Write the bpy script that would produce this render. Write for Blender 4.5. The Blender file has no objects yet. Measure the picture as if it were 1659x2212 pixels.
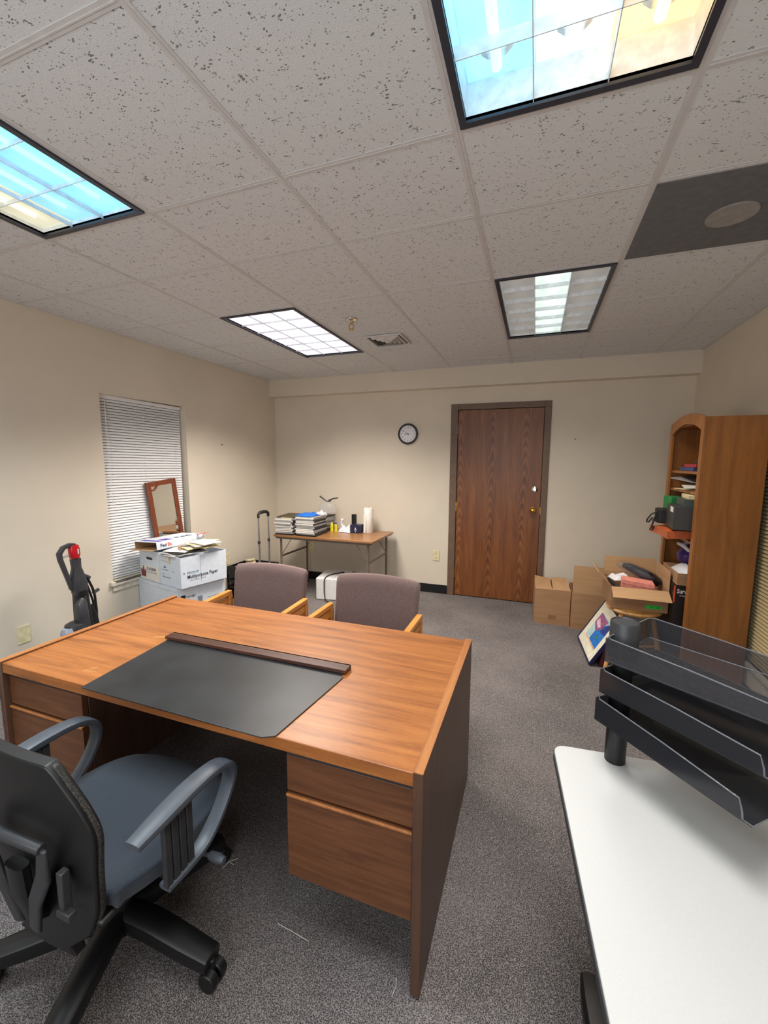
import bpy, bmesh, math, random
from mathutils import Matrix, Vector, Euler
random.seed(7)
SC = bpy.context.scene
COL = SC.collection
PI = math.pi

def lin(c):
    return tuple(((x/255)/12.92 if x/255 <= .04045 else ((x/255+.055)/1.055)**2.4) for x in c)

# ------------------------------------------------------------------ camera
CAM_YAW, CAM_PITCH, CAM_ROLL = -19.880, -6.925, .286
cam = bpy.data.cameras.new('camera'); camo = bpy.data.objects.new('camera', cam); COL.objects.link(camo)
cam.sensor_fit = 'HORIZONTAL'; cam.sensor_width = 36; cam.lens = 898.67/1659*36
cam.clip_start = .02
y_, p_, r_ = [math.radians(a) for a in (CAM_YAW, CAM_PITCH, CAM_ROLL)]
fwd = Vector((math.sin(y_)*math.cos(p_), math.cos(y_)*math.cos(p_), math.sin(p_)))
rt0 = Vector((math.cos(y_), -math.sin(y_), 0)); up0 = rt0.cross(fwd)
rt = rt0*math.cos(r_)+up0*math.sin(r_); up = -rt0*math.sin(r_)+up0*math.cos(r_)
cm = Matrix((rt, up, -fwd)).transposed().to_4x4(); cm.translation = Vector((.8742, -1.3547, 1.4926))
camo.matrix_world = cm
SC.camera = camo
# ------------------------------------------------------------------ exposure, world
SC.view_settings.view_transform = 'Standard'; SC.view_settings.look = 'None'
SC.view_settings.gamma = 1; SC.view_settings.use_curve_mapping = False
SC.view_settings.exposure = 0.22
SC.cycles.use_denoising = True
SC.cycles.max_bounces = 10; SC.cycles.diffuse_bounces = 6
wd = bpy.data.worlds.new('night'); SC.world = wd; wd.use_nodes = True
wd.node_tree.nodes['Background'].inputs[0].default_value = (.05, .07, .1, 1)
wd.node_tree.nodes['Background'].inputs[1].default_value = .3
# ------------------------------------------------------------------ lamps
def area(name, loc, sx, sy, power, col, spread=180, rot=(0, 0, 0)):
    l = bpy.data.lights.new(name, 'AREA'); l.shape = 'RECTANGLE'; l.size = sx; l.size_y = sy
    l.energy = power; l.color = col; l.spread = math.radians(spread)
    o = bpy.data.objects.new(name, l); COL.objects.link(o); o.location = loc; o.rotation_euler = rot
    return o
HC = 2.465
FIX = dict(A=(.6096, 1.2192, -1.2, 0.0), B=(-1.2192, -.6096, -1.2, 0.0), C=(-1.2192, -.6096, 1.062, 2.233), D=(.6096, 1.2192, 1.062, 2.233))
LP = dict(A=(13.5, (1, .98, .95)), B=(22, (.88, .95, 1)), C=(44, (1, .915, .83)), D=(16, (1, .93, .85)))
for k, (x0, x1, y0, y1) in FIX.items():
    area('ceiling_lamp_light', ((x0+x1)/2, (y0+y1)/2, HC-.012), .52, 1.08, LP[k][0], LP[k][1], 128)
# added fill light outside the invented window behind the camera
area('added_fill_light', (.2, -2.42, 1.45), 2.2, 1.3, 36, (.93, .96, 1), 180, (math.radians(90), 0, 0))

# ------------------------------------------------------------------ mesh helpers
class MB:
    def __init__(s): s.v = []; s.f = []; s.mi = []
    def add(s, vs, fs, mi=0):
        n = len(s.v); s.v += [Vector(v) for v in vs]
        s.f += [tuple(i+n for i in f) for f in fs]; s.mi += [mi]*len(fs); return s
    def box(s, x0, x1, y0, y1, z0, z1, mi=0, m=None):
        vs = [(x0,y0,z0),(x1,y0,z0),(x1,y1,z0),(x0,y1,z0),(x0,y0,z1),(x1,y0,z1),(x1,y1,z1),(x0,y1,z1)]
        if m is not None: vs = [m @ Vector(v) for v in vs]
        return s.add(vs, [(3,2,1,0),(4,5,6,7),(0,1,5,4),(1,2,6,5),(2,3,7,6),(3,0,4,7)], mi)
    def cyl(s, p0, p1, r0, r1=None, n=16, mi=0, cap=True):
        r1 = r0 if r1 is None else r1
        p0 = Vector(p0); p1 = Vector(p1); d = (p1-p0).normalized()
        a = d.orthogonal().normalized(); b = d.cross(a)
        vs = []
        for p, r in ((p0, r0), (p1, r1)):
            for i in range(n):
                t = 2*PI*i/n; vs.append(p+a*(r*math.cos(t))+b*(r*math.sin(t)))
        fs = [(i, (i+1) % n, n+(i+1) % n, n+i) for i in range(n)]
        if cap: fs += [tuple(range(n))[::-1], tuple(range(n, 2*n))]
        return s.add(vs, fs, mi)
    def lathe(s, prof, c=(0, 0, 0), n=24, mi=0, m=None):   # prof: (r,z)
        vs = []; fs = []
        for r, z in prof:
            for i in range(n):
                t = 2*PI*i/n; v = Vector((r*math.cos(t), r*math.sin(t), z))
                if m is not None: v = m @ v
                vs.append(v+Vector(c))
        for k in range(len(prof)-1):
            for i in range(n):
                j = (i+1) % n; fs.append((k*n+i, k*n+j, (k+1)*n+j, (k+1)*n+i))
        fs.append(tuple(range(n))[::-1]); fs.append(tuple(range((len(prof)-1)*n, len(prof)*n)))
        return s.add(vs, fs, mi)
    def tube(s, pts, r, n=10, mi=0, closed=False, flat=None, upv=None):
        # swept tube; flat=(ra, rb) oval section, ra along upv
        pts = [Vector(p) for p in pts]; N = len(pts); vs = []; fs = []
        rs = r if isinstance(r, (list, tuple)) else [r]*N
        prev = None
        for k, p in enumerate(pts):
            if closed: d = (pts[(k+1) % N]-pts[k-1]).normalized()
            else: d = (pts[min(k+1, N-1)]-pts[max(k-1, 0)]).normalized()
            if upv is not None: a = Vector(upv)-d*Vector(upv).dot(d)
            elif prev is None: a = d.orthogonal()
            else: a = prev-d*prev.dot(d)
            a.normalize(); prev = a; b = d.cross(a)
            for i in range(n):
                t = 2*PI*i/n
                if flat:
                    ct, st = math.cos(t), math.sin(t)
                    e = .6
                    ca = math.copysign(abs(ct)**e, ct)*flat[0]*rs[k]; cb = math.copysign(abs(st)**e, st)*flat[1]*rs[k]
                    vs.append(p+a*ca+b*cb)
                else: vs.append(p+a*(rs[k]*math.cos(t))+b*(rs[k]*math.sin(t)))
        M_ = N if closed else N-1
        for k in range(M_):
            for i in range(n):
                j = (i+1) % n; k2 = (k+1) % N
                fs.append((k*n+i, k*n+j, k2*n+j, k2*n+i))
        if not closed: fs += [tuple(range(n))[::-1], tuple(range((N-1)*n, N*n))]
        return s.add(vs, fs, mi)
    def prism(s, poly, d, axis='z', o=0, mi=0, m=None):
        # poly 2-D CCW extruded from o to o+d along axis
        n = len(poly)
        def P(a, b, h):
            v = {'z': (a, b, h), 'y': (a, h, b), 'x': (h, a, b)}[axis]
            v = Vector(v); return m @ v if m is not None else v
        vs = [P(a, b, o) for a, b in poly]+[P(a, b, o+d) for a, b in poly]
        fs = [(i, (i+1) % n, n+(i+1) % n, n+i) for i in range(n)]
        fs += [tuple(range(n))[::-1], tuple(range(n, 2*n))]
        return s.add(vs, fs, mi)
    def sheet(s, fn, nu, nv, th=0, mi=0):
        # fn(u,v)->Vector ; optional thickness by vertex normals (approx along fn normal)
        g = [[Vector(fn(i/nu, j/nv)) for i in range(nu+1)] for j in range(nv+1)]
        vs = [p for row in g for p in row]; W_ = nu+1
        fs = [(j*W_+i, j*W_+i+1, (j+1)*W_+i+1, (j+1)*W_+i) for j in range(nv) for i in range(nu)]
        if not th: return s.add(vs, fs, mi)
        nrm = []
        for j in range(nv+1):
            for i in range(nu+1):
                a = g[j][min(i+1, nu)]-g[j][max(i-1, 0)]; b = g[min(j+1, nv)][i]-g[max(j-1, 0)][i]
                nn = a.cross(b); nrm.append(nn.normalized() if nn.length > 1e-9 else Vector((0, 0, 1)))
        N = len(vs); vs2 = vs+[v-n_*th for v, n_ in zip(vs, nrm)]
        fs2 = fs+[tuple(i+N for i in f[::-1]) for f in fs]
        edge = [j*W_ for j in range(nv, 0, -1)]+[i for i in range(nu)]+[j*W_+nu for j in range(nv)]+[nv*W_+i for i in range(nu, 0, -1)]
        for k in range(len(edge)):
            a, b = edge[k], edge[(k+1) % len(edge)]
            fs2.append((b, a, a+N, b+N))
        return s.add(vs2, fs2, mi)
    def xf(s, m): s.v = [m @ v for v in s.v]; return s
    def mesh(s, name, mats, smooth=35):
        me = bpy.data.meshes.new(name); me.from_pydata([tuple(v) for v in s.v], [], s.f)
        for m in (mats if isinstance(mats, (list, tuple)) else [mats]): me.materials.append(m)
        for p, i in zip(me.polygons, s.mi): p.material_index = i
        bm = bmesh.new(); bm.from_mesh(me); bmesh.ops.recalc_face_normals(bm, faces=bm.faces); bm.to_mesh(me); bm.free()
        if smooth:
            me.polygons.foreach_set('use_smooth', [True]*len(me.polygons))
            me.set_sharp_from_angle(angle=math.radians(smooth))
        me.update(); return me

def lk(name, me, parent=None, loc=None, rot=None):
    o = bpy.data.objects.new(name, me); COL.objects.link(o)
    if parent: o.parent = parent
    if loc is not None: o.location = loc
    if rot is not None: o.rotation_euler = rot
    return o
def bevel(o, w, seg=2):
    b = o.modifiers.new('b', 'BEVEL'); b.width = w; b.segments = seg; b.limit_method = 'ANGLE'; b.angle_limit = math.radians(40)
    b.harden_normals = False
def props(o, label=None, cat=None, group=None, kind=None):
    if label: o['label'] = label
    if cat: o['category'] = cat
    if group: o['group'] = group
    if kind: o['kind'] = kind
MATW = {}
def thing(name, label, cat, loc=(0, 0, 0), rot=(0, 0, 0), group=None):
    o = lk(name, None, None, loc, rot); props(o, label, cat, group)
    MATW[o] = Matrix.Translation(Vector(loc)) @ Euler(rot).to_matrix().to_4x4()
    return o
def part(par, name, mb, mat, bev=0, world=False, label=None, kind=None, seg=2, smooth=35):
    if world: mb.xf(MATW[par].inverted())
    o = lk(name, mb.mesh(name, mat, smooth), par); MATW[o] = MATW.get(par, Matrix())
    if bev: bevel(o, bev, seg)
    props(o, label, None, None, kind); return o
def solo(name, mb, mat, label, cat, base, rotz=0, group=None, bev=0, world=True, kind=None, seg=2, rot=None):
    # single mesh thing, origin at base
    r = rot or (0, 0, rotz)
    m = Matrix.Translation(Vector(base)) @ Euler(r).to_matrix().to_4x4()
    if world: mb.xf(m.inverted())
    o = lk(name, mb.mesh(name, mat), None, base, r); props(o, label, cat, group, kind); MATW[o] = m
    if bev: bevel(o, bev, seg)
    return o
def struct(name, mb, mat, bev=0):
    o = lk(name, mb.mesh(name, mat), None); o['kind'] = 'structure'; MATW[o] = Matrix()
    if bev: bevel(o, bev)
    return o
def text(par, name, s, size, mat, m, extr=.0004, align='LEFT', label=None, sx=1, bold=0):
    cu = bpy.data.curves.new(name, 'FONT'); cu.body = s; cu.size = size; cu.extrude = extr; cu.align_x = align; cu.resolution_u = 2
    cu.offset = bold
    t = bpy.data.objects.new('t', cu); me = bpy.data.meshes.new_from_object(t); bpy.data.objects.remove(t)
    me.transform(m @ Matrix.Diagonal((sx, 1, 1, 1))); me.materials.clear(); me.materials.append(mat); me.name = name
    o = lk(name, me, par); MATW[o] = MATW.get(par, Matrix())
    props(o, label); return o
def frame(o, x, y):          # matrix whose x,y axes are given, origin o
    x = Vector(x).normalized(); y = Vector(y).normalized(); z = x.cross(y)
    m = Matrix((x, y, z)).transposed().to_4x4(); m.translation = Vector(o); return m
def rbox(x0, x1, y0, y1, z0, z1, r, axis='z', k=4):   # box with rounded vertical corners
    P = []
    if axis == 'z': a0, a1, b0, b1, h0, h1 = x0, x1, y0, y1, z0, z1
    if axis == 'x': a0, a1, b0, b1, h0, h1 = y0, y1, z0, z1, x0, x1
    if axis == 'y': a0, a1, b0, b1, h0, h1 = x0, x1, z0, z1, y0, y1
    for cx, cy, t0 in ((a1-r, b1-r, 0), (a0+r, b1-r, 90), (a0+r, b0+r, 180), (a1-r, b0+r, 270)):
        for i in range(k+1):
            t = math.radians(t0+90*i/k); P.append((cx+r*math.cos(t), cy+r*math.sin(t)))
    return MB().prism(P, h1-h0, axis, h0)

# ------------------------------------------------------------------ materials
class NT:
    def __init__(s, name):
        s.m = bpy.data.materials.new(name); s.m.use_nodes = True; s.t = s.m.node_tree
        s.b = s.t.nodes['Principled BSDF']
    def n(s, typ, **kw):
        nd = s.t.nodes.new(typ)
        for k, v in kw.items():
            if k in ('operation', 'blend_type', 'data_type', 'feature', 'wave_type', 'bands_direction', 'noise_dimensions', 'voronoi_dimensions', 'distance'): setattr(nd, k, v)
        return nd
    def l(s, a, b): s.t.links.new(a, b)
    def math(s, op, a, b=None, c=None):
        nd = s.n('ShaderNodeMath', operation=op)
        for i, x in enumerate((a, b, c)):
            if x is None: continue
            if isinstance(x, (int, float)): nd.inputs[i].default_value = x
            else: s.l(x, nd.inputs[i])
        return nd.outputs[0]
    def coord(s, scale=(1, 1, 1), world=False, rot=(0, 0, 0)):
        if world: src = s.n('ShaderNodeNewGeometry').outputs['Position']
        else: src = s.n('ShaderNodeTexCoord').outputs['Object']
        mp = s.n('ShaderNodeMapping'); mp.inputs['Scale'].default_value = scale; mp.inputs['Rotation'].default_value = rot
        s.l(src, mp.inputs[0]); return mp.outputs[0]
    def noise(s, vec, scale, detail=3, rough=.5, dist=0):
        nd = s.n('ShaderNodeTexNoise'); nd.inputs['Scale'].default_value = scale; nd.inputs['Detail'].default_value = detail
        nd.inputs['Roughness'].default_value = rough; nd.inputs['Distortion'].default_value = dist
        if vec is not None: s.l(vec, nd.inputs['Vector'])
        return nd.outputs['Fac']
    def ramp(s, fac, stops):
        nd = s.n('ShaderNodeValToRGB'); cr = nd.color_ramp
        while len(cr.elements) < len(stops): cr.elements.new(.5)
        for e, (p, c) in zip(cr.elements, stops):
            e.position = p; e.color = (*lin(c), 1) if len(c) == 3 else c
        s.l(fac, nd.inputs[0]); return nd.outputs[0]
    def bump(s, h, dist=.001, strength=.5):
        nd = s.n('ShaderNodeBump'); nd.inputs['Distance'].default_value = dist; nd.inputs['Strength'].default_value = strength
        s.l(h, nd.inputs['Height']); s.l(nd.outputs[0], s.b.inputs['Normal'])
    def col(s, c): s.l(c, s.b.inputs['Base Color'])

def plain(name, c, rough=.5, metal=0, var=.06, scale=30, bump=0, bscale=300, spec=.5, world=False):
    t = NT(name); v = t.coord(world=world)
    a = tuple(max(0, x*(1-var)) for x in c); b = tuple(min(255, x*(1+var)) for x in c)
    t.col(t.ramp(t.noise(v, scale, 3), [(.3, a), (.7, b)]))
    t.b.inputs['Roughness'].default_value = rough; t.b.inputs['Metallic'].default_value = metal
    t.b.inputs['Specular IOR Level'].default_value = spec
    if bump: t.bump(t.noise(v, bscale, 2), .001, bump)
    return t.m
def wood(name, cs, scale=(1, 12, 12), rough=.4, nscale=3, fine=60, coat=0, spec=.5):
    # grain runs along the axis with the smallest scale
    t = NT(name); v = t.coord(scale)
    n1 = t.noise(v, nscale, 6, .6, .6); n2 = t.noise(v, fine, 3, .6)
    f = t.math('ADD', t.math('MULTIPLY', n1, .75), t.math('MULTIPLY', n2, .25))
    t.col(t.ramp(f, [(.32, cs[0]), (.5, cs[1]), (.68, cs[2])]))
    t.b.inputs['Roughness'].default_value = rough; t.b.inputs['Specular IOR Level'].default_value = spec
    if coat: t.b.inputs['Coat Weight'].default_value = coat; t.b.inputs['Coat Roughness'].default_value = .25
    t.bump(n2, .0004, .3); return t.m
def emit(name, c, st):
    t = NT(name); t.b.inputs['Base Color'].default_value = (*lin(c), 1)
    t.b.inputs['Emission Color'].default_value = (*lin(c), 1); t.b.inputs['Emission Strength'].default_value = st
    t.b.inputs['Roughness'].default_value = .5; return t.m

M = {}
M['wall'] = plain('wall_paint', (217, 207, 190), .65, var=.012, scale=3, bump=.25, bscale=260, spec=.3, world=True)
M['dark'] = plain('dark_void', (12, 12, 12), .9)
M['blackplastic'] = plain('black_plastic', (17, 18, 19), .42, bump=.1, bscale=600)
M['greyplastic'] = plain('grey_plastic', (70, 76, 84), .42, var=.05, bump=.15, bscale=700)
M['darkgrey'] = plain('dark_grey_plastic', (48, 49, 52), .45)
M['vacgrey'] = plain('vacuum_grey_plastic', (58, 58, 62), .38)
M['silver'] = plain('silver_metal', (190, 190, 192), .3, 1)
M['chrome'] = plain('chrome', (220, 215, 210), .12, 1)
M['brass'] = plain('brass', (205, 160, 80), .18, 1)
M['taupe'] = plain('taupe_enamel', (112, 98, 84), .4)
M['white'] = plain('white_paint', (226, 226, 224), .45, var=.01)
M['offwhite'] = plain('almond_plastic', (222, 212, 172), .4)
M['doorframe'] = plain('brown_door_frame_paint', (108, 86, 70), .5)
M['base'] = plain('black_vinyl_base', (24, 23, 28), .45)
M['cardboard'] = wood('cardboard', [(150, 113, 80), (163, 125, 90), (172, 134, 98)], (1, 1, 14), .85, 2, 30)
M['cardin'] = wood('cardboard_inside', [(168, 130, 92), (180, 142, 102), (188, 150, 110)], (1, 1, 14), .85, 2, 30)
M['whitecard'] = plain('white_carton', (214, 222, 232), .6, var=.02)
M['ink'] = plain('navy_ink', (38, 46, 66), .6); M['inkred'] = plain('orange_red_ink', (215, 70, 30), .6)
M['inkpurple'] = plain('purple_ink', (88, 60, 160), .6); M['inkgrey'] = plain('grey_ink', (130, 136, 146), .6)
M['inkteal'] = plain('teal_ink', (70, 120, 150), .6); M['inkblack'] = plain('black_ink', (18, 18, 20), .6)
M['paper'] = plain('paper', (226, 222, 214), .7, var=.03); M['manila'] = plain('manila_paper', (222, 205, 160), .7)
M['greypaper'] = plain('grey_paper', (150, 148, 150), .7); M['blackpaper'] = plain('black_cover', (30, 29, 30), .5)
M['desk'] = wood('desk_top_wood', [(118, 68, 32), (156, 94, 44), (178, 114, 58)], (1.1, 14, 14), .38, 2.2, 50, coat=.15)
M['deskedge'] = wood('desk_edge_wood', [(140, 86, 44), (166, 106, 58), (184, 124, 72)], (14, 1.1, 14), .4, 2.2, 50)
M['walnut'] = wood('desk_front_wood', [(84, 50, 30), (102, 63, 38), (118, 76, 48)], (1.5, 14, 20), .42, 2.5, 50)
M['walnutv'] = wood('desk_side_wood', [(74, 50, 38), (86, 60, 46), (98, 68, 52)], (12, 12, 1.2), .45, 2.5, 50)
M['oak'] = wood('oak_chair_wood', [(176, 112, 48), (200, 134, 62), (214, 150, 78)], (14, 1.5, 14), .35, 2.5, 50)
M['cherry'] = wood('bookcase_veneer', [(126, 76, 32), (150, 94, 42), (168, 108, 54)], (10, 10, .8), .38, 2, 40, coat=.1)
M['railwood'] = wood('dark_rail_wood', [(52, 28, 22), (72, 42, 32), (92, 56, 42)], (1.5, 20, 20), .4, 3, 60)
M['mirrorwood'] = wood('mirror_frame_wood', [(96, 46, 26), (118, 60, 36), (134, 72, 44)], (14, 14, 1.5), .35)
M['tablewood'] = wood('laminate_wood', [(128, 88, 54), (148, 104, 66), (160, 116, 76)], (1.2, 12, 12), .3, 2.2)
M['lightwood'] = wood('light_bentwood', [(176, 124, 66), (200, 148, 84), (214, 166, 100)], (8, 8, 1.5), .35)
def fabric(name, c1, c2, sc=420, rough=.95):
    t = NT(name); v = t.coord()
    w1 = t.n('ShaderNodeTexVoronoi'); w1.inputs['Scale'].default_value = sc; t.l(v, w1.inputs['Vector'])
    n2 = t.noise(v, sc*.35, 3)
    f = t.math('ADD', t.math('MULTIPLY', w1.outputs['Distance'], .6), t.math('MULTIPLY', n2, .5))
    t.col(t.ramp(f, [(.25, c1), (.75, c2)])); t.b.inputs['Roughness'].default_value = rough
    t.b.inputs['Sheen Weight'].default_value = .15; t.bump(f, .001, .5); return t.m
M['chairfab'] = fabric('mauve_fabric', (84, 66, 64), (124, 102, 98))
M['seatfab'] = fabric('seat_cloth', (36, 42, 50), (52, 60, 70), 700)
def mesh_mat():
    t = NT('black_mesh_back'); v = t.coord()
    ck = t.n('ShaderNodeTexVoronoi'); ck.inputs['Scale'].default_value = 420; t.l(v, ck.inputs['Vector'])
    t.col(t.ramp(ck.outputs['Distance'], [(.12, (120, 108, 96)), (.4, (18, 18, 18))])); t.b.inputs['Roughness'].default_value = .6
    return t.m
M['meshedge'] = mesh_mat()
def carpet():
    t = NT('carpet'); v = t.coord(world=True)
    vo = t.n('ShaderNodeTexVoronoi'); vo.inputs['Scale'].default_value = 330; t.l(v, vo.inputs['Vector'])
    sp = t.noise(v, 330, 3, .7); big = t.noise(v, 2.2, 3)
    f = t.math('ADD', t.math('ADD', t.math('MULTIPLY', sp, .8), t.math('MULTIPLY', vo.outputs['Distance'], .3)), t.math('MULTIPLY', big, .14))
    t.col(t.ramp(f, [(.40, (30, 28, 28)), (.56, (68, 64, 64)), (.72, (146, 139, 137))]))
    t.b.inputs['Roughness'].default_value = .97; t.b.inputs['Specular IOR Level'].default_value = .1
    t.bump(f, .004, .7); return t.m
M['carpet'] = carpet()
def tilemat():
    t = NT('ceiling_tile_fissured'); v = t.coord((1, 1, 1), world=True)
    wob = t.n('ShaderNodeTexNoise'); wob.inputs['Scale'].default_value = 24; t.l(v, wob.inputs['Vector'])
    mx = t.n('ShaderNodeVectorMath', operation='SCALE'); t.l(wob.outputs['Color'], mx.inputs[0]); mx.inputs['Scale'].default_value = .03
    ad = t.n('ShaderNodeVectorMath', operation='ADD'); t.l(v, ad.inputs[0]); t.l(mx.outputs[0], ad.inputs[1])
    mp = t.n('ShaderNodeMapping'); mp.inputs['Scale'].default_value = (1, 1.9, 1); t.l(ad.outputs[0], mp.inputs[0])
    vo = t.n('ShaderNodeTexVoronoi'); vo.inputs['Scale'].default_value = 74; vo.inputs['Randomness'].default_value = 1; t.l(mp.outputs[0], vo.inputs['Vector'])
    gate = t.noise(v, 30, 2, .6)
    thr = t.math('MULTIPLY', t.math('SUBTRACT', gate, .40), 1.35)
    d1 = t.math('MULTIPLY', t.math('LESS_THAN', vo.outputs['Distance'], thr), .95)
    vo2 = t.n('ShaderNodeTexVoronoi'); vo2.inputs['Scale'].default_value = 120; t.l(v, vo2.inputs['Vector'])
    g2 = t.noise(v, 55, 1); d2 = t.math('LESS_THAN', vo2.outputs['Distance'], t.math('MULTIPLY', t.math('SUBTRACT', g2, .46), 1.3))
    d = t.math('MAXIMUM', d1, t.math('MULTIPLY', d2, .7))
    t.col(t.ramp(d, [(0, (216, 219, 221)), (1, (128, 128, 126))]))
    t.b.inputs['Roughness'].default_value = .9; t.b.inputs['Specular IOR Level'].default_value = .1
    t.bump(t.math('SUBTRACT', t.noise(v, 300, 2), t.math('MULTIPLY', d, 2)), .002, .5); return t.m
M['tile'] = tilemat()
M['tee'] = plain('ceiling_tee', (204, 203, 203), .5, var=.02)
def doormat():
    t = NT('oak_door_veneer'); co = t.n('ShaderNodeTexCoord').outputs['Object']
    sp = t.n('ShaderNodeSeparateXYZ'); t.l(co, sp.inputs[0])
    x, z = sp.outputs[0], sp.outputs[2]
    nz = t.noise(t.coord((1, 1, .35)), 4, 3)
    per = .33
    xl = t.math('SUBTRACT', t.math('MODULO', t.math('ADD', x, 3.03), per), per/2)      # repeat
    x2 = t.math('MULTIPLY', t.math('MULTIPLY', xl, xl), 75)
    ph = t.math('ADD', t.math('ADD', t.math('MULTIPLY', z, 1.0), x2), t.math('MULTIPLY', nz, .5))
    ring = t.math('FRACT', t.math('MULTIPLY', ph, 8))
    tri = t.math('ABSOLUTE', t.math('SUBTRACT', ring, .5))
    core = t.math('LESS_THAN', t.math('ABSOLUTE', xl), .05)
    env = t.math('MAXIMUM', t.math('SUBTRACT', 1, t.math('MULTIPLY', t.math('ABSOLUTE', xl), 14)), .12)
    fine = t.noise(t.coord((60, 60, 2)), 3, 4, .6)
    broad = t.noise(t.coord((7, 7, .5)), 2, 3)
    f = t.math('ADD', t.math('MULTIPLY', t.math('MULTIPLY', t.math('SUBTRACT', tri, .25), env), .62), t.math('ADD', t.math('MULTIPLY', fine, .55), t.math('MULTIPLY', broad, .45)))
    t.col(t.ramp(f, [(.28, (78, 42, 20)), (.5, (120, 71, 36)), (.72, (146, 92, 50))]))
    t.b.inputs['Roughness'].default_value = .4; t.bump(fine, .0006, .3); return t.m
M['door'] = doormat()
M['blotter'] = plain('black_blotter_vinyl', (34, 36, 38), .38, var=.25, scale=5, bump=.1, bscale=200)
M['tabletop'] = plain('white_laminate', (190, 190, 188), .4, var=.01, scale=200)
M['rubber'] = plain('black_rubber', (20, 20, 21), .6)
M['slat'] = plain('blind_slat_white', (232, 233, 234), .45, var=.01)
M['slatcream'] = plain('blind_slat_cream', (190, 172, 130), .45, var=.02)
M['navyframe'] = plain('lamp_frame_dark', (46, 50, 62), .35)
M['housing'] = plain('lamp_housing_white', (236, 238, 240), .35)
M['louver'] = plain('lamp_louver', (226, 230, 234), .3)
M['grille'] = plain('perforated_grille', (104, 106, 110), .7, bump=.6, bscale=900)
M['glassdark'] = plain('night_window_glass', (10, 12, 16), .05)
def smoke():
    t = NT('smoked_clear_plastic'); b = t.b
    b.inputs['Base Color'].default_value = (.022, .023, .027, 1); b.inputs['Roughness'].default_value = .14
    b.inputs['Alpha'].default_value = .8; b.inputs['Specular IOR Level'].default_value = .5
    return t.m
M['smoke'] = smoke()
def clear(name, c, a, r=.15):
    t = NT(name); t.b.inputs['Base Color'].default_value = (*lin(c), 1); t.b.inputs['Roughness'].default_value = r; t.b.inputs['Alpha'].default_value = a
    v = t.coord(); t.bump(t.noise(v, 40, 4, .6), .004, .8); return t.m
M['trayclear'] = clear('smoked_tray_top', (62, 62, 66), .5, .1)
M['plasticbag'] = clear('clear_plastic_bag', (205, 205, 210), .24)
M['bagwhite'] = clear('white_plastic_bag', (225, 225, 228), .92, .35)
M['bagblack'] = clear('black_glossy_wrap', (24, 25, 28), .97, .18)
M['bagpurple'] = clear('purple_bag', (56, 36, 110), .95, .25)
M['wrapclear'] = clear('clear_wrap', (120, 122, 128), .22, .06)
M['mirror'] = plain('mirror_glass', (215, 215, 210), .03, 1, var=0)
M['red'] = plain('red_plastic', (178, 24, 36), .3); M['green'] = plain('green_card', (38, 130, 66), .6)
M['greentape'] = plain('green_tape', (40, 200, 70), .5); M['orange'] = plain('orange_plastic', (196, 96, 50), .4, bump=.4, bscale=60)
M['darkgreen'] = plain('dark_green_box', (62, 72, 66), .5); M['darkbox'] = plain('dark_grey_box', (60, 58, 56), .5)
M['pink'] = plain('salmon_box', (226, 142, 126), .6); M['blue'] = plain('blue_plastic', (30, 100, 190), .4)
M['yellow'] = plain('yellow_plastic', (226, 210, 40), .4); M['navy'] = plain('navy_plastic', (30, 32, 60), .4)
M['tan'] = plain('tan_ceramic', (200, 184, 150), .5)
M['clockface'] = plain('clock_face', (232, 232, 236), .4, var=.01)
M['grass'] = None

# ------------------------------------------------------------------ room shell
XL, XR, YB, YS, YF = -2.2386, 2.1942, 3.20, 3.09, -2.3
WL = (.935, 1.755, .53, 1.995)       # left window opening y0,y1,z0,z1
WR = (.45, 2.2, .25, 1.66)
struct('floor', MB().box(XL-.2, XR+.2, YF-.2, YB+.25, -.12, 0), M['carpet'])
def wall_hole(x0, x1, y0, y1, hz0, hz1, ha, hb, axis, H=2.56):
    b = MB()
    if axis == 'y':      # wall runs along y
        b.box(x0, x1, y0, ha, 0, H).box(x0, x1, hb, y1, 0, H).box(x0, x1, ha, hb, hz1, H)
        if hz0 > 0: b.box(x0, x1, ha, hb, 0, hz0)
    else:
        b.box(x0, ha, y0, y1, 0, H).box(hb, x1, y0, y1, 0, H).box(ha, hb, y0, y1, hz1, H)
        if hz0 > 0: b.box(ha, hb, y0, y1, 0, hz0)
    return b
struct('wall_left', wall_hole(XL-.18, XL, YF-.18, YB+.18, WL[2], WL[3], WL[0], WL[1], 'y'), M['wall'])
struct('wall_right', wall_hole(XR, XR+.18, YF-.18, YB+.18, WR[2], WR[3], WR[0], WR[1], 'y'), M['wall'])
DX0, DX1, DZ = .035, .962, 2.062
struct('wall_back', wall_hole(XL, XR, YB, YB+.14, 0, DZ, DX0, DX1, 'x'), M['wall'])
struct('wall_front', wall_hole(XL, XR, YF-.14, YF, .8, 2.1, -.9, 1.3, 'x'), M['wall'])  # opening added so the fill light can enter
struct('trim_1', MB().box(XL, XR, YS, YB, 2.27, HC+.06), M['wall'])['label'] = 'shallow soffit along the top of the back wall'
# frame of the unseen window added for the fill light
wf = struct('added_window', MB().box(-.9, 1.3, YF-.10, YF-.07, .8, .84).box(-.9, 1.3, YF-.10, YF-.07, 2.06, 2.1).box(-.9, -.86, YF-.10, YF-.07, .8, 2.1).box(1.26, 1.3, YF-.10, YF-.07, .8, 2.1).box(.18, .22, YF-.10, YF-.07, .8, 2.1), M['white'])
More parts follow.
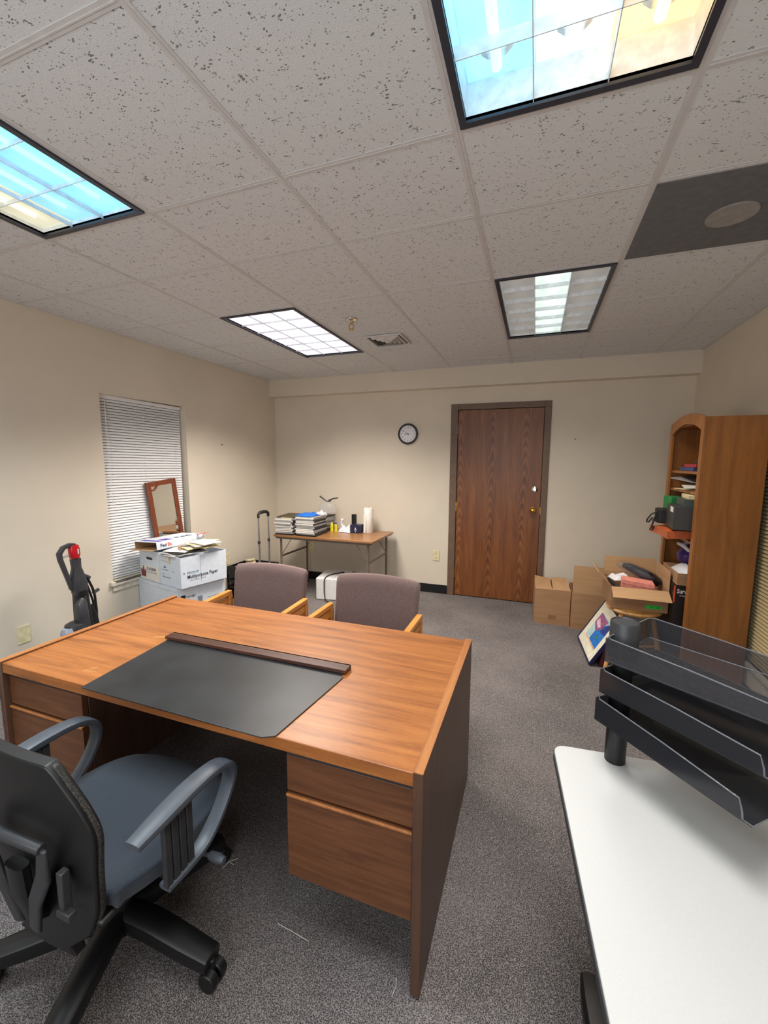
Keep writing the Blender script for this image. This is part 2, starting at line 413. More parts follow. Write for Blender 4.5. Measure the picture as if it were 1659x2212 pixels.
# baseboards (cove base)
struct('baseboard_back', MB().box(XL, -.008, YB-.006, YB, 0, .10).box(1.003, XR, YB-.006, YB, 0, .10), M['base'])
struct('baseboard_left', MB().box(XL, XL+.006, YF, YB, 0, .10), M['base'])
struct('baseboard_right', MB().box(XR-.006, XR, YF, YB, 0, .10), M['base'])
# ceiling: plenum deck with tiles and tees as children
ceil = struct('ceiling', MB().box(XL-.1, XR+.1, YF-.1, YB+.1, 2.60, 2.66), M['dark'])
GX = [XL, -1.8288, -1.2192, -.6096, 0, .6096, 1.2192, 1.8288, XR]
GY = [YF, -1.8, -1.2, -.6, 0, .455, 1.062, 1.647, 2.233, 2.806, YS]
ZT = HC+.0028
def infix(x, y): return any(a < x < b and c < y < d for a, b, c, d in FIX.values())
tile_cache = {}
for i in range(len(GX)-1):
    for j in range(len(GY)-1):
        cx, cy = (GX[i]+GX[i+1])/2, (GY[j]+GY[j+1])/2
        if infix(cx, cy) or (i == 6 and j == 5): continue
        w, d = round(GX[i+1]-GX[i], 3), round(GY[j+1]-GY[j], 3)
        if (w, d) not in tile_cache:
            a, b = w/2-.005, d/2-.005
            tile_cache[(w, d)] = MB().box(-a, a, -b, b, 0, .015).mesh('ceiling_tile', M['tile'], 0)
        o = lk('ceiling_tile', tile_cache[(w, d)], ceil, (cx, cy, ZT+random.uniform(0, .0008)))
def tee(x0, x1, y0, y1):
    m = MB().box(x0, x1, y0, y1, HC+.0013, HC+.003); xc, yc = (x0+x1)/2, (y0+y1)/2
    if x1-x0 < y1-y0: m.box(xc-.002, xc+.002, y0, y1, HC, HC+.03)
    else: m.box(x0, x1, yc-.002, yc+.002, HC, HC+.03)
    part(ceil, 'ceiling_tee', m, M['tee'], smooth=0)
for x in GX[1:-1]: tee(x-.012, x+.012, YF, YS)
for y in GY[1:-1]:
    for i in range(len(GX)-1):
        cx = (GX[i]+GX[i+1])/2
        if infix(cx, y) : continue
        tee(GX[i]+.012, GX[i+1]-.012, y-.012, y+.012)
for a in ((XL, XL+.02, YF, YS), (XR-.02, XR, YF, YS), (XL, XR, YS-.02, YS), (XL, XR, YF, YF+.02)): tee(*a)

# ------------------------------------------------------------------ ceiling fixtures
CCOL = dict(A=[((160, 224, 252), .92), ((226, 240, 242), .92), ((255, 222, 168), .95)],
            B=[((226, 226, 200), .62), ((142, 206, 240), .92), ((140, 212, 246), 1.02)],
            C=[((238, 236, 246), .86), ((244, 242, 250), .92), ((238, 236, 246), .86)],
            D=[((172, 172, 168), .36), ((214, 232, 226), .92), ((172, 172, 168), .36)])  # unlit outer strips: louver reflections painted as weak emission
FLAB = dict(A='large lit ceiling light at the top right with blue, white and amber cells',
            B='lit ceiling light at the left edge glowing light blue with one cream column',
            C='fully lit white ceiling light with eighteen cells above the left window',
            D='ceiling light with only its middle strip lit, nearest the door')
def lamp_glow(name, c, st, cellx, celly):
    # brighter down the middle of the lamp column, softer between louvers
    t = NT(name); co = t.n('ShaderNodeTexCoord').outputs['Object']; sp = t.n('ShaderNodeSeparateXYZ'); t.l(co, sp.inputs[0])
    fy = t.math('ABSOLUTE', t.math('SUBTRACT', t.math('FRACT', t.math('DIVIDE', t.math('ADD', sp.outputs[1], 6*celly), celly)), .5))
    ax = t.math('ABSOLUTE', t.math('DIVIDE', sp.outputs[0], cellx))
    n = t.noise(t.coord((5, 3, 1)), 2.5, 2)
    g = t.math('ADD', t.math('SUBTRACT', 1.12, t.math('MULTIPLY', ax, .35)), t.math('ADD', t.math('MULTIPLY', fy, -.25), t.math('MULTIPLY', t.math('SUBTRACT', n, .5), .8)))
    t.b.inputs['Base Color'].default_value = (*lin(c), 1); t.b.inputs['Emission Color'].default_value = (*lin(c), 1)
    t.l(t.math('MULTIPLY', g, st), t.b.inputs['Emission Strength']); return t.m
for k, (x0, x1, y0, y1) in FIX.items():
    cx, cy = (x0+x1)/2, (y0+y1)/2; w, d = (x1-x0)/2-.012, (y1-y0)/2-.012
    T = thing('ceiling_light', FLAB[k], 'ceiling light', (cx, cy, HC), group=None)
    f = .02
    part(T, 'frame', MB().box(-w, w, -d, -d+f, -.006, .01).box(-w, w, d-f, d, -.006, .01).box(-w, -w+f, -d+f, d-f, -.006, .01).box(w-f, w, -d+f, d-f, -.006, .01), M['navyframe'])
    hs = MB(); h = .105; wi, di = w-f, d-f
    hs.box(-wi-.004, -wi, -di, di, .002, h).box(wi, wi+.004, -di, di, .002, h).box(-wi, wi, -di-.004, -di, .002, h).box(-wi, wi, di, di+.004, .002, h).box(-wi, wi, -di, di, h, h+.004)
    part(T, 'housing', hs, M['housing'])
    cw = 2*wi/3; cl = 2*di/6
    for c in range(3):
        xa = -wi+c*cw; mb = MB().box(-cw/2+.003, cw/2-.003, -di+.003, di-.003, 0, .002)
        col, st = CCOL[k][c]
        zz = {'A': .094, 'B': .022, 'C': .010, 'D': .022}[k]; bh = {'A': .034, 'B': .014, 'C': .0095, 'D': .022}[k]
        pm = lamp_glow('lamp_glow', col, st, cw, cl)
        o = part(T, 'diffuser', mb, pm); o.location = (xa+cw/2, 0, zz)
        if k == 'A' or (k == 'B'):
            tb = MB().cyl((xa+cw/2, -di+.06, .046 if k == 'A' else .017), (xa+cw/2, di-.085, .046 if k == 'A' else .017), .013 if k == 'A' else .008, n=12)
            part(T, 'lamp_tube', tb, emit('lamp_tube_glow', tuple(min(255, int(v*1.05)) for v in col), min(st*1.7, 1.6)))
            if k == 'A':
                sk = MB().prism([(-.04, .094), (-.04, .075), (-.022, .060), (.022, .060), (.04, .075), (.04, .094)], .022, 'y', di-.115).xf(Matrix.Translation((xa+cw/2, 0, 0)))
                part(T, 'socket', sk, M['housing'], .003)
    for c in (1, 2):
        xa = -wi+c*cw; part(T, 'louver_blade', MB().box(xa-.0012, xa+.0012, -di, di, .0, bh), M['louver'], smooth=0)
    for r in range(1, 6):
        ya = -di+r*cl; part(T, 'louver_blade', MB().box(-wi, wi, ya-.0012, ya+.0012, .0, bh), M['louver'], smooth=0)

# air return grille with round centre
T = thing('ceiling_grille', 'grey perforated square grille with a pale round centre, beside the big ceiling light', 'air grille', (1.5240, .7585, HC))
part(T, 'panel', MB().box(-.293, .293, -.291, .291, -.001, .012), M['grille'])
part(T, 'round_plate', MB().cyl((.03, .01, -.006), (.03, .01, -.001), .085, n=32), plain('round_plate', (150, 147, 143), .7), label='paler round plate')
# supply vent
T = thing('ceiling_vent', 'small square louvered air vent between the sprinkler and the back wall', 'air vent', (-.285, 1.94, HC))
part(T, 'collar', MB().box(-.15, .15, -.15, -.135, -.012, 0).box(-.15, .15, .135, .15, -.012, 0).box(-.15, -.135, -.135, .135, -.012, 0).box(.135, .15, -.135, .135, -.012, 0), M['tee'], .003)
part(T, 'opening', MB().box(-.135, .135, -.135, .135, -.0005, .0), plain('vent_throat', (70, 68, 66), .7))
for q, r in enumerate((.115, .085, .055, .028)):
    mb = MB()
    for s_ in (0, 1, 2, 3):
        m = Matrix.Rotation(s_*PI/2, 4, 'Z')
        vs = [m @ Vector(v) for v in ((-r, -r, -.004-.004*q), (r, -r, -.004-.004*q), (r-.014, -r+.014, -.018-.004*q), (-r+.014, -r+.014, -.018-.004*q))]
        mb.add(vs+[v+Vector((0, 0, .0015)) for v in vs], [(0, 1, 2, 3), (7, 6, 5, 4), (0, 4, 5, 1), (1, 5, 6, 2), (2, 6, 7, 3), (3, 7, 4, 0)])
    part(T, 'vane', mb, plain('vent_vane', (205, 200, 196), .5) if q == 0 else bpy.data.materials['vent_vane'])
# sprinkler
T = thing('fire_sprinkler', 'small chrome fire sprinkler hanging from the ceiling between two lights', 'sprinkler', (-.369, 1.40, HC))
part(T, 'escutcheon', MB().lathe([(.044, -.001), (.042, -.006), (.022, -.012), (.018, -.02)], n=24), M['chrome'])
mb = MB().cyl((0, 0, -.02), (0, 0, -.032), .009, n=12)
mb.tube([(.008, 0, -.03), (.02, 0, -.042), (.012, 0, -.06), (0, 0, -.064)], .003, 6).tube([(-.008, 0, -.03), (-.02, 0, -.042), (-.012, 0, -.06), (0, 0, -.064)], .003, 6)
part(T, 'body', mb, M['brass'])
part(T, 'deflector', MB().cyl((0, 0, -.066), (0, 0, -.069), .018, n=16), M['brass'])

# ------------------------------------------------------------------ left window + blinds
W = struct('window_1', MB().box(XL-.14, XL-.13, WL[0], WL[1], WL[2], WL[3]), M['glassdark'])
part(W, 'sash', MB().box(XL-.13, XL-.105, WL[0], WL[0]+.03, WL[2], WL[3]).box(XL-.13, XL-.105, WL[1]-.03, WL[1], WL[2], WL[3]).box(XL-.13, XL-.105, WL[0], WL[1], 1.25, 1.29), M['darkgrey'])
part(W, 'sill', MB().box(XL-.13, XL+.028, WL[0]+.002, WL[1]-.002, WL[2]-.01, WL[2]+.003).box(XL, XL+.028, WL[0]-.03, WL[1]+.03, WL[2]-.028, WL[2]+.003).box(XL, XL+.014, WL[0]-.01, WL[1]+.01, WL[2]-.075, WL[2]-.028), plain('sill_paint', (216, 208, 190), .5), .003)
def blinds(lab, x, y0, y1, z0, z1, mat, side, sway, n, face=1, tilt=62):
    # face +1: room is on +x side
    T = thing('window_blind', lab, 'window blind', (x, (y0+y1)/2, z1), (sway, 0, 0))
    L = y1-y0; H = z1-z0
    part(T, 'headrail', MB().box(-.018, .018, -L/2, L/2, -.028, 0), mat, .002)
    part(T, 'bottom_rail', MB().box(-.012, .012, -L/2, L/2, -H, -H+.012), mat, .002)
    pitch = (H-.045)/n
    pr = [(-.0115, 0), (-.004, .0018), (.004, .0018), (.0115, 0)]
    vs = []; a = math.radians(tilt)*face
    for y in (-L/2, L/2):
        for px_, pz in pr: vs.append((px_*math.cos(a)+pz*math.sin(a), y, -px_*math.sin(a)+pz*math.cos(a)))
    sl = MB().add(vs+[(v[0]-.0004*face, v[1], v[2]-.0003) for v in vs], [(i, i+1, i+5, i+4) for i in range(3)]+[(i+8, i+12, i+13, i+9) for i in range(3)]+[(0, 4, 12, 8), (3, 11, 15, 7), (0,8,9,1),(1,9,10,2),(2,10,11,3),(4,5,13,12),(5,6,14,13),(6,7,15,14)])
    me = sl.mesh('slat', mat)
    for i in range(n):
        lk('slat', me, T, (0, 0, -.034-pitch*(i+.3)))
    for yy in (-L/2+.06, 0, L/2-.06):
        part(T, 'cord', MB().cyl((.0155*face, yy, -.02), (.0155*face, yy, -H+.01), .0009, n=5), mat)
    return T
bl = blinds('closed white slatted blind in the left window behind the mirror', XL-.062, WL[0]+.012, WL[1]-.012, WL[2]+.005, WL[3]-.004, M['slat'], 'left', math.radians(-.7), 63, 1)
part(bl, 'tilt_wand', MB().cyl((.026, -.345, -.03), (.032, -.33, -.85), .0022, n=6), M['slat'])
# right window + blinds
W = struct('window_2', MB().box(XR+.13, XR+.14, WR[0], WR[1], WR[2], WR[3]), M['glassdark'])
part(W, 'sill', MB().box(XR-.02, XR+.13, WR[0]-.03, WR[1]+.0, WR[2]-.03, WR[2]), plain('sill_paint_right', (216, 208, 190), .5), .003)
blinds('closed cream slatted blind in the right window beside the bookcase', XR+.014, WR[0]+.01, WR[1]-.02, WR[2]+.01, WR[3]-.004, M['slatcream'], 'right', 0, 58, -1, 48)

# ------------------------------------------------------------------ door
D = struct('door_1', MB().box(DX0+.038, DX1-.028, YB+.002, YB+.045, .008, DZ-.022), M['door'], .002)
part(D, 'door_frame', MB().box(-.006, DX0+.034, YB-.012, YB+.10, 0, DZ+.042).box(DX1-.024, 1.001, YB-.012, YB+.10, 0, DZ+.042).box(DX0+.034, DX1-.024, YB-.012, YB+.10, DZ-.018, DZ+.042), M['doorframe'], .003)
part(D, 'door_stop', MB().box(DX0+.034, DX1-.024, YB+.047, YB+.09, 0, DZ-.018), M['doorframe'])
for z in (.25, 1.0, 1.84):
    part(D, 'hinge', MB().cyl((DX0+.036, YB-.006, z-.05), (DX0+.036, YB-.006, z+.05), .007, n=10).box(DX0+.036, DX0+.05, YB-.0, YB+.003, z-.05, z+.05), M['brass'] if z < 1.5 else M['taupe'])
yk = YB+.002; ry = Matrix.Rotation(PI/2, 4, 'X')
kn = MB().lathe([(.033, 0), (.033, .006), (.014, .012), (.012, .03), (.026, .042), (.029, .055), (.022, .066), (.006, .07)], (.868, yk, 1.00), 20, m=ry)
part(D, 'door_knob', kn, M['brass'])
kb = MB().lathe([(.03, 0), (.029, .01), (.016, .016), (.014, .02)], (.876, yk, 1.215), 20, m=ry).box(.872, .880, yk-.035, yk-.018, 1.198, 1.232)
part(D, 'deadbolt', kb, M['chrome'])
part(D, 'strike_plate', MB().box(DX1-.028, DX1-.02, YB-.0135, YB-.011, .96, 1.03), M['brass'])

# ------------------------------------------------------------------ wall plates, nails, clock
def outlet(lab, o, xdir, kind='duplex'):
    # o = centre on wall, xdir = right direction seen from the room, normal = xdir x z reversed
    x = Vector(xdir); z = Vector((0, 0, 1)); n = x.cross(z)
    m = frame(o, x, z)   # local z = x cross z = normal (pointing?)
    T = thing('wall_outlet' if kind == 'duplex' else 'wall_plate', lab, 'outlet', tuple(o))
    inv = Matrix.Translation(-Vector(o))
    part(T, 'cover_plate', rbox(-.037, .037, -.058, .058, 0, .0065, .004).xf(inv @ m), M['offwhite'], .001)
    if kind == 'duplex':
        for s_ in (-.025, .025):
            r = part(T, 'receptacle', rbox(-.017, .017, s_-.015, s_+.015, .006, .008, .008).xf(inv @ m), M['offwhite'])
            part(r, 'slot', MB().box(-.008, -.006, s_-.002, s_+.008, .0078, .0086).box(.006, .008, s_-.002, s_+.008, .0078, .0086).cyl((0, s_-.008, .0078), (0, s_-.008, .0086), .0025, n=8).xf(inv @ m), M['inkblack'])
    else:
        part(T, 'screw', MB().cyl((0, .03, .004), (0, .03, .006), .003, n=8).cyl((0, -.03, .004), (0, -.03, .006), .003, n=8).xf(inv @ m), M['silver'])
    return T
outlet('almond wall outlet just left of the wooden door', (-.141, YB, .435), (1, 0, 0))
outlet('wall outlet in the shade under the folding table', (-1.739, YB, .417), (1, 0, 0))
outlet('blank cover plate low on the left wall by the vacuum', (XL, .302, .354), (0, 1, 0), 'blank')
To = outlet('wall outlet low on the left wall behind the paper boxes', (XL, 2.235, .425), (0, 1, 0))
for lab, p in (('small dark nail high on the left wall at the photo edge', (XL, .163, 1.995)), ('tiny nail in the left wall right of the window', (XL, 2.22, 1.66)),
               ('tiny nail in the back wall right of the door frame', (1.23, YB, 1.72))):
    v = Vector((1, 0, 0)) if p[0] < -2 else Vector((0, -1, 0))
    solo('nail', MB().cyl(Vector(p)-v*.01, Vector(p)+v*.014, .003, .003, 8).cyl(Vector(p)+v*.012, Vector(p)+v*.015, .006, .006, 8), M['darkgrey'], lab, 'nail', p)
T = thing('wall_clock', 'round white wall clock with black rim above the folding table', 'clock', (-.487, YB, 1.80))
ryc = Matrix.Rotation(PI/2, 4, 'X')
part(T, 'rim', MB().lathe([(.098, 0), (.112, .004), (.116, .018), (.110, .030), (.098, .032), (.094, .022), (.094, .006)], n=40, m=ryc), M['blackplastic'])
part(T, 'face', MB().cyl((0, -.012, 0), (0, -.016, 0), .095, n=40), M['clockface'])
for h in range(1, 13):
    a = PI/2-h*PI/6
    text(T, 'numeral', str(h), .026, M['inkblack'], frame((.074*math.cos(a), -.0165, .074*math.sin(a)-.009), (1, 0, 0), (0, 0, 1)), align='CENTER')
def hand(ang, L, w, y): # ang clockwise from 12
    a = PI/2-math.radians(ang); d = Vector((math.cos(a), 0, math.sin(a))); n = Vector((-d.z, 0, d.x))
    c = Vector((0, y, 0)); vs = [c-d*.015-n*w, c-d*.015+n*w, c+d*L+n*w*.4, c+d*L-n*w*.4]
    vs += [v-Vector((0, .001, 0)) for v in vs]
    return MB().add(vs, [(0, 1, 2, 3), (7, 6, 5, 4), (0, 4, 5, 1), (1, 5, 6, 2), (2, 6, 7, 3), (3, 7, 4, 0)])
part(T, 'hour_hand', hand(263, .045, .003, -.018), M['inkblack']); part(T, 'minute_hand', hand(300, .070, .0022, -.020), M['inkblack'])
part(T, 'hand_cap', MB().cyl((0, -.017, 0), (0, -.024, 0), .006, n=12), M['inkblack'])
part(T, 'lens', MB().cyl((0, -.0275, 0), (0, -.0283, 0), .097, n=40), clear('clock_lens', (255, 255, 255), .04, .03))

# ------------------------------------------------------------------ executive desk
DZT = .69
T = thing('executive_desk', 'large wooden pedestal desk with a honey-brown top in the foreground', 'desk', (-.245, .045, 0))
X0, X1, Y0, Y1 = -1.125, .638, -.39, .482
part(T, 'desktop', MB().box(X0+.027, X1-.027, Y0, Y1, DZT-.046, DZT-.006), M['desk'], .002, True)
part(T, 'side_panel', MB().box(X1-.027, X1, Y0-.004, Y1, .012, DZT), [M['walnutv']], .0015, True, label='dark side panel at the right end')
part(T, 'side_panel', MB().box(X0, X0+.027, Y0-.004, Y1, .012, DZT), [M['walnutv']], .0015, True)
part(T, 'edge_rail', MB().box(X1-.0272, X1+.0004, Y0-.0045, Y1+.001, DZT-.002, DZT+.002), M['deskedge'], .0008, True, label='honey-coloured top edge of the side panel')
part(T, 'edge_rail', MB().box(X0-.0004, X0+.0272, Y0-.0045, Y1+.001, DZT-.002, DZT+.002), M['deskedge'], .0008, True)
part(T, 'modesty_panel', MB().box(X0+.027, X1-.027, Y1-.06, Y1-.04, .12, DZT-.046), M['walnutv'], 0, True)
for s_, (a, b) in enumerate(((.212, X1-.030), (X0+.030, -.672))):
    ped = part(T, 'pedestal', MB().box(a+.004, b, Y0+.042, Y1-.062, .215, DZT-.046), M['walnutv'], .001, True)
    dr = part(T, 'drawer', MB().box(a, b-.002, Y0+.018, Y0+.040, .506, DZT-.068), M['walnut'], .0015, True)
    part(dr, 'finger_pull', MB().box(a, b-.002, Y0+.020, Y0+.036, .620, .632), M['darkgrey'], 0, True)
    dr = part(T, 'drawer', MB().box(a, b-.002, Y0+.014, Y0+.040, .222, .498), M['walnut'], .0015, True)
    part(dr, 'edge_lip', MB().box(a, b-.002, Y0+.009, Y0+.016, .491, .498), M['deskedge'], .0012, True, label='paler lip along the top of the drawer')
for x in (X0+.013, X1-.013):
    for y in (Y0+.03, Y1-.03): part(T, 'foot', MB().cyl((x, y, 0), (x, y, .0125), .010, n=12), M['silver'], 0, True)
# wear marks on the top: pale scratches
mb = MB()
for (x, y, L, w, a) in ((-.70, .03, .10, .006, .5), (-.66, .05, .06, .005, .2), (-.72, -.30, .05, .003, 1.1), (-.70, -.31, .03, .003, .4)):
    m = Matrix.Translation((x, y, DZT-.0058)) @ Matrix.Rotation(a, 4, 'Z'); mb.box(-L/2, L/2, -w/2, w/2, 0, .0004, 0, m)
part(T, 'scuff', mb, plain('scuffed_finish', (214, 160, 96), .6), 0, True, kind='stuff')

# desk pad with wooden rail
zt_p = 0
T = thing('desk_pad', 'black vinyl desk blotter with a dark wooden rail lying on the desk', 'desk pad', (-.2, -.2, DZT-.006))
m = Matrix.Rotation(math.radians(.3), 4, 'Z')
zt = DZT-.0058
P = [(-.655, .012), (-.615, -.408), (.155, -.412), (.190, -.392), (.232, -.02), (.205, .012)]
part(T, 'pad', MB().prism(P[::1], .004, 'z', zt), M['blotter'], .001, True)
part(T, 'rail', MB().box(-.665, .232, 0.0, .052, zt+.0065, zt+.020).box(-.665, .232, .044, .052, zt, zt+.02), M['railwood'], .001, True, label='dark brown wooden rail along the far edge')

# ------------------------------------------------------------------ guest chairs
def guest_chair(lab, loc, rz, grp):
    # local: faces -y, origin floor centre
    T = thing('guest_armchair', lab, 'chair', loc, (0, 0, rz), grp)
    def backfn(u, v):
        x = (u-.5)*.555; z = .395+v*.375
        x *= (1-.05*(1-v)); zz = z + (.022*(1-(2*u-1)**2) if v > .9 else .018*v*(1-(2*u-1)**2))
        roll = max(0, v-.86)/.14
        y = .20+.07*v+.016*(1-(2*u-1)**2)+.030*roll*roll
        return (x, y, zz)
    bk = MB().sheet(backfn, 16, 14, .055)
    o = part(T, 'backrest', bk, M['chairfab'], .018, seg=3)
    def seatfn(u, v): return ((u-.5)*.53, -.24+v*.46, .42+.02*(1-(2*u-1)**4)*(1-(2*v-1)**4))
    part(T, 'seat', MB().sheet(seatfn, 12, 12, .075), M['chairfab'], .015, seg=3)
    for s_ in (-1, 1):
        x = s_*.295
        part(T, 'armrest', rbox(x-.0175, x+.0175, -.225, .235, .557, .59, .006), M['oak'], .004)
        arm = MB().box(x-.012, x+.012, .19, .225, 0, .56)
        part(T, 'leg', MB().box(x-.0175, x+.0175, -.225, -.185, 0, .557), M['oak'], .003)
        part(T, 'leg', MB().box(x-.0175, x+.0175, .20, .24, 0, .557), M['oak'], .003)
        part(T, 'side_rail', MB().box(x-.011, x+.011, -.20, .20, .505, .545).box(x-.011, x+.011, -.20, .20, .30, .36), M['oak'], .002)
    part(T, 'stretcher', MB().box(-.28, .28, .21, .232, .28, .33).box(-.28, .28, -.235, -.213, .30, .35), M['oak'], .002)
    return T
guest_chair('brown fabric guest armchair nearer the door, behind the right half of the desk', (-.030, .735, 0), 0, 'guest chairs behind the desk')
guest_chair('brown fabric guest armchair nearer the window, left of its twin behind the desk', (-.805, .735, 0), math.radians(3), 'guest chairs behind the desk')

# ------------------------------------------------------------------ office chair
hd = 0        # faces about +y turned right
OC = (-.267, -.565, 0)
T = thing('office_swivel_chair', 'black and grey swivel chair with loop arms pulled up to the desk', 'office chair', OC, (0, 0, hd))
def seat2(u, v):
    a = (u-.5)*2; b = (v-.5)*2
    # squircle mapping
    x = a*math.sqrt(max(0, 1-.34*b*b))*.26; y = b*math.sqrt(max(0, 1-.36*a*a))*.255+.045
    z = .432+.006*(a*a)-.03*max(0, b)**3-.008*max(abs(a), abs(b))**8
    return (x, y, z)
part(T, 'seat', MB().sheet(seat2, 20, 20, .055), M['seatfab'], .012, seg=3)
part(T, 'seat_pan', MB().box(-.20, .20, -.19, .22, .352, .372), M['blackplastic'], .01)
# back shell
OUT = [(0, .245), (.07, .25), (.165, .33), (.195, .40), (.212, .50), (.222, .60), (.218, .635), (.19, .69), (.125, .785), (.11, .795)]
def hw(z):
    if z <= .246: return .05
    for k in range(1, len(OUT)-1):
        if OUT[k][1] <= z <= OUT[k+1][1]:
            t = (z-OUT[k][1])/(OUT[k+1][1]-OUT[k][1]+1e-9); return OUT[k][0]*(1-t)+OUT[k+1][0]*t
    return .11
def by(a, z): return -.205+.35*a*a-.03*max(0, (z-.45))/.35-.012*math.exp(-((z-.50)/.12)**2)+.0*max(0, .40-z)/.15
def shell(u, v):
    z = .247+v*.545; a = (u*2-1)*max(.03, hw(z)); return (a, by(a, z), z)
part(T, 'backrest', MB().sheet(shell, 18, 26, .03), M['blackplastic'], .004, seg=2)
def shellf(u, v):
    z = .255+v*.533; a = (u*2-1)*(max(.03, hw(z))+.006); return (a, by(a, z)+.010, z)
part(T, 'mesh_cushion', MB().sheet(shellf, 18, 26, .012), M['meshedge'], .003, label='black woven mesh face of the backrest')
mb = MB()
for s_ in (-1, 1):
    mb.tube([(s_*.03, -.236, .34), (s_*.06, -.246, .44), (s_*.10, -.246, .52), (s_*.11, -.25, .60)], [.013, .015, .016, .011], 8, flat=(.5, 1.5), upv=(0, 1, 0))
mb.tube([(-.11, -.25, .60), (0, -.262, .612), (.11, -.25, .60)], .013, 8)
mb.box(.135, .155, -.242, -.222, .44, .54).box(.13, .175, -.246, -.226, .425, .445)
part(T, 'back_bracket', mb, M['darkgrey'], .004)
part(T, 'back_upright', MB().tube([(0, -.05, .335), (0, -.16, .325), (0, -.225, .36), (0, -.24, .44), (0, -.245, .52)], .03, 10, flat=(.5, 1.1), upv=(0, 0, 1)), M['blackplastic'])
part(T, 'lever', MB().cyl((.0, .05, .33), (.30, .07, .335), .006, n=8).lathe([(.012, 0), (.015, .03), (.01, .05)], (.29, .07, .335), 10, m=Matrix.Rotation(PI/2, 4, 'Y')), M['greyplastic'])
part(T, 'tilt_mechanism', MB().box(-.075, .075, -.10, .10, .30, .352), M['blackplastic'], .01)
for s_ in (-1, 1):
    x = s_*.298
    pts = [(x, -.172, .596), (x, -.09, .604), (x, .0, .610), (x, .08, .606), (x+s_*-.002, .13, .592), (x-s_*.004, .160, .562), (x-s_*.006, .163, .52), (x-s_*.008, .135, .47), (x-s_*.01, .095, .425), (x-s_*.012, .05, .392), (x-s_*.014, -.01, .385), (x-s_*.016, -.08, .385)]
    rs = [.8, 1, 1.05, 1, .95, .9, .82, .78, .78, .8, .8, .7]
    # smooth the path
    P3 = [Vector(p) for p in pts]; R3 = rs
    for _ in range(2):
        Q = [P3[0]]; RR = [R3[0]]
        for i in range(len(P3)-1):
            Q += [P3[i]*.75+P3[i+1]*.25, P3[i]*.25+P3[i+1]*.75]; RR += [R3[i]*.75+R3[i+1]*.25, R3[i]*.25+R3[i+1]*.75]
        Q.append(P3[-1]); RR.append(R3[-1]); P3, R3 = Q, RR
    arm = part(T, 'armrest', MB().tube(P3, R3, 12, flat=(.029, .013), upv=(1, 0, 0)), M['greyplastic'])
    rb = MB()
    for k in range(4):
        yy = -.075+k*.024; rb.box(x-s_*.008-.008, x-s_*.008+.008, yy-.0105, yy+.0105, .39, .598)
    part(arm, 'arm_strut', rb, M['darkgrey'], .003, label='ribbed dark support under the arm pad')
    part(T, 'arm_bracket', MB().box(min(x-s_*.02, s_*.15), max(x-s_*.02, s_*.15), -.05, .05, .360, .378), M['blackplastic'], .003)
part(T, 'gas_column', MB().cyl((0, 0, .09), (0, 0, .31), .025, n=16).cyl((0, 0, .05), (0, 0, .16), .036, .032, 16), M['blackplastic'])
B0 = Vector((.0, -.045, 0))
for k in range(5):
    a = math.radians(2+72*k)
    d = Vector((math.cos(a), math.sin(a), 0)); L = .335
    leg = part(T, 'base_leg', MB().tube([B0*0+d*.02+Vector((0, 0, .105)), d*.12+Vector((0, 0, .105)), d*.24+Vector((0, 0, .088)), d*L+Vector((0, 0, .076))], [1.2, 1.25, 1.2, 1.05], 12, flat=(.026, .030), upv=(0, 0, 1)), M['blackplastic'])
    n = Vector((-d.y, d.x, 0)); c = d*L+Vector((0, 0, .027))
    ca = part(leg, 'caster', MB().cyl(c-n*.030, c-n*.004, .0275, n=20).cyl(c+n*.004, c+n*.030, .0275, n=20).cyl(c+Vector((0, 0, .0)), c+Vector((0, 0, .05)), .009, n=8), M['blackplastic'], .003)
    MATW.pop(ca, None)

# ------------------------------------------------------------------ white table + letter trays
ta = math.radians(5)
T = thing('white_table', 'white laminate table with rounded corners at the lower right', 'table', (.958, -.148, 0), (0, 0, ta))
part(T, 'tabletop', rbox(0, 1.15, -.78, 0, .664, .690, .03), M['tabletop'], .002, seg=2)
part(T, 'edge_band', rbox(-.0025, 1.1525, -.7825, .0025, .6645, .684, .032), M['darkgrey'], .001, label='dark grey edge strip')
for x in (.125, 1.02):
    lg = part(T, 'leg', MB().box(x-.035, x+.035, -.42, -.36, .03, .664), M['blackplastic'], .006)
    part(lg, 'foot', MB().tube([(x, -.05, .018), (x, -.12, .03), (x, -.39, .04), (x, -.66, .03), (x, -.73, .018)], [.7, 1, 1.15, 1, .7], 10, flat=(.026, .036), upv=(0, 0, 1)).xf(Matrix.Identity(4)), M['blackplastic'])
part(T, 'crossbar', MB().box(.16, .985, -.40, -.38, .60, .64), M['blackplastic'])
PX, PY = 1.113, -.158
T = thing('letter_tray_tower', 'stack of three smoked plastic letter trays on a black post on the white table', 'desk organizer', (PX, PY, .690))
part(T, 'post', MB().lathe([(.0255, 0), (.0255, .155), (.026, .16), (.026, .385)], n=28), M['blackplastic'])
part(T, 'post_cap', MB().lathe([(.0345, .295), (.0345, .388), (.032, .392), (.030, .389), (.0, .389)], n=32), M['darkgrey'], label='flat round black cap')
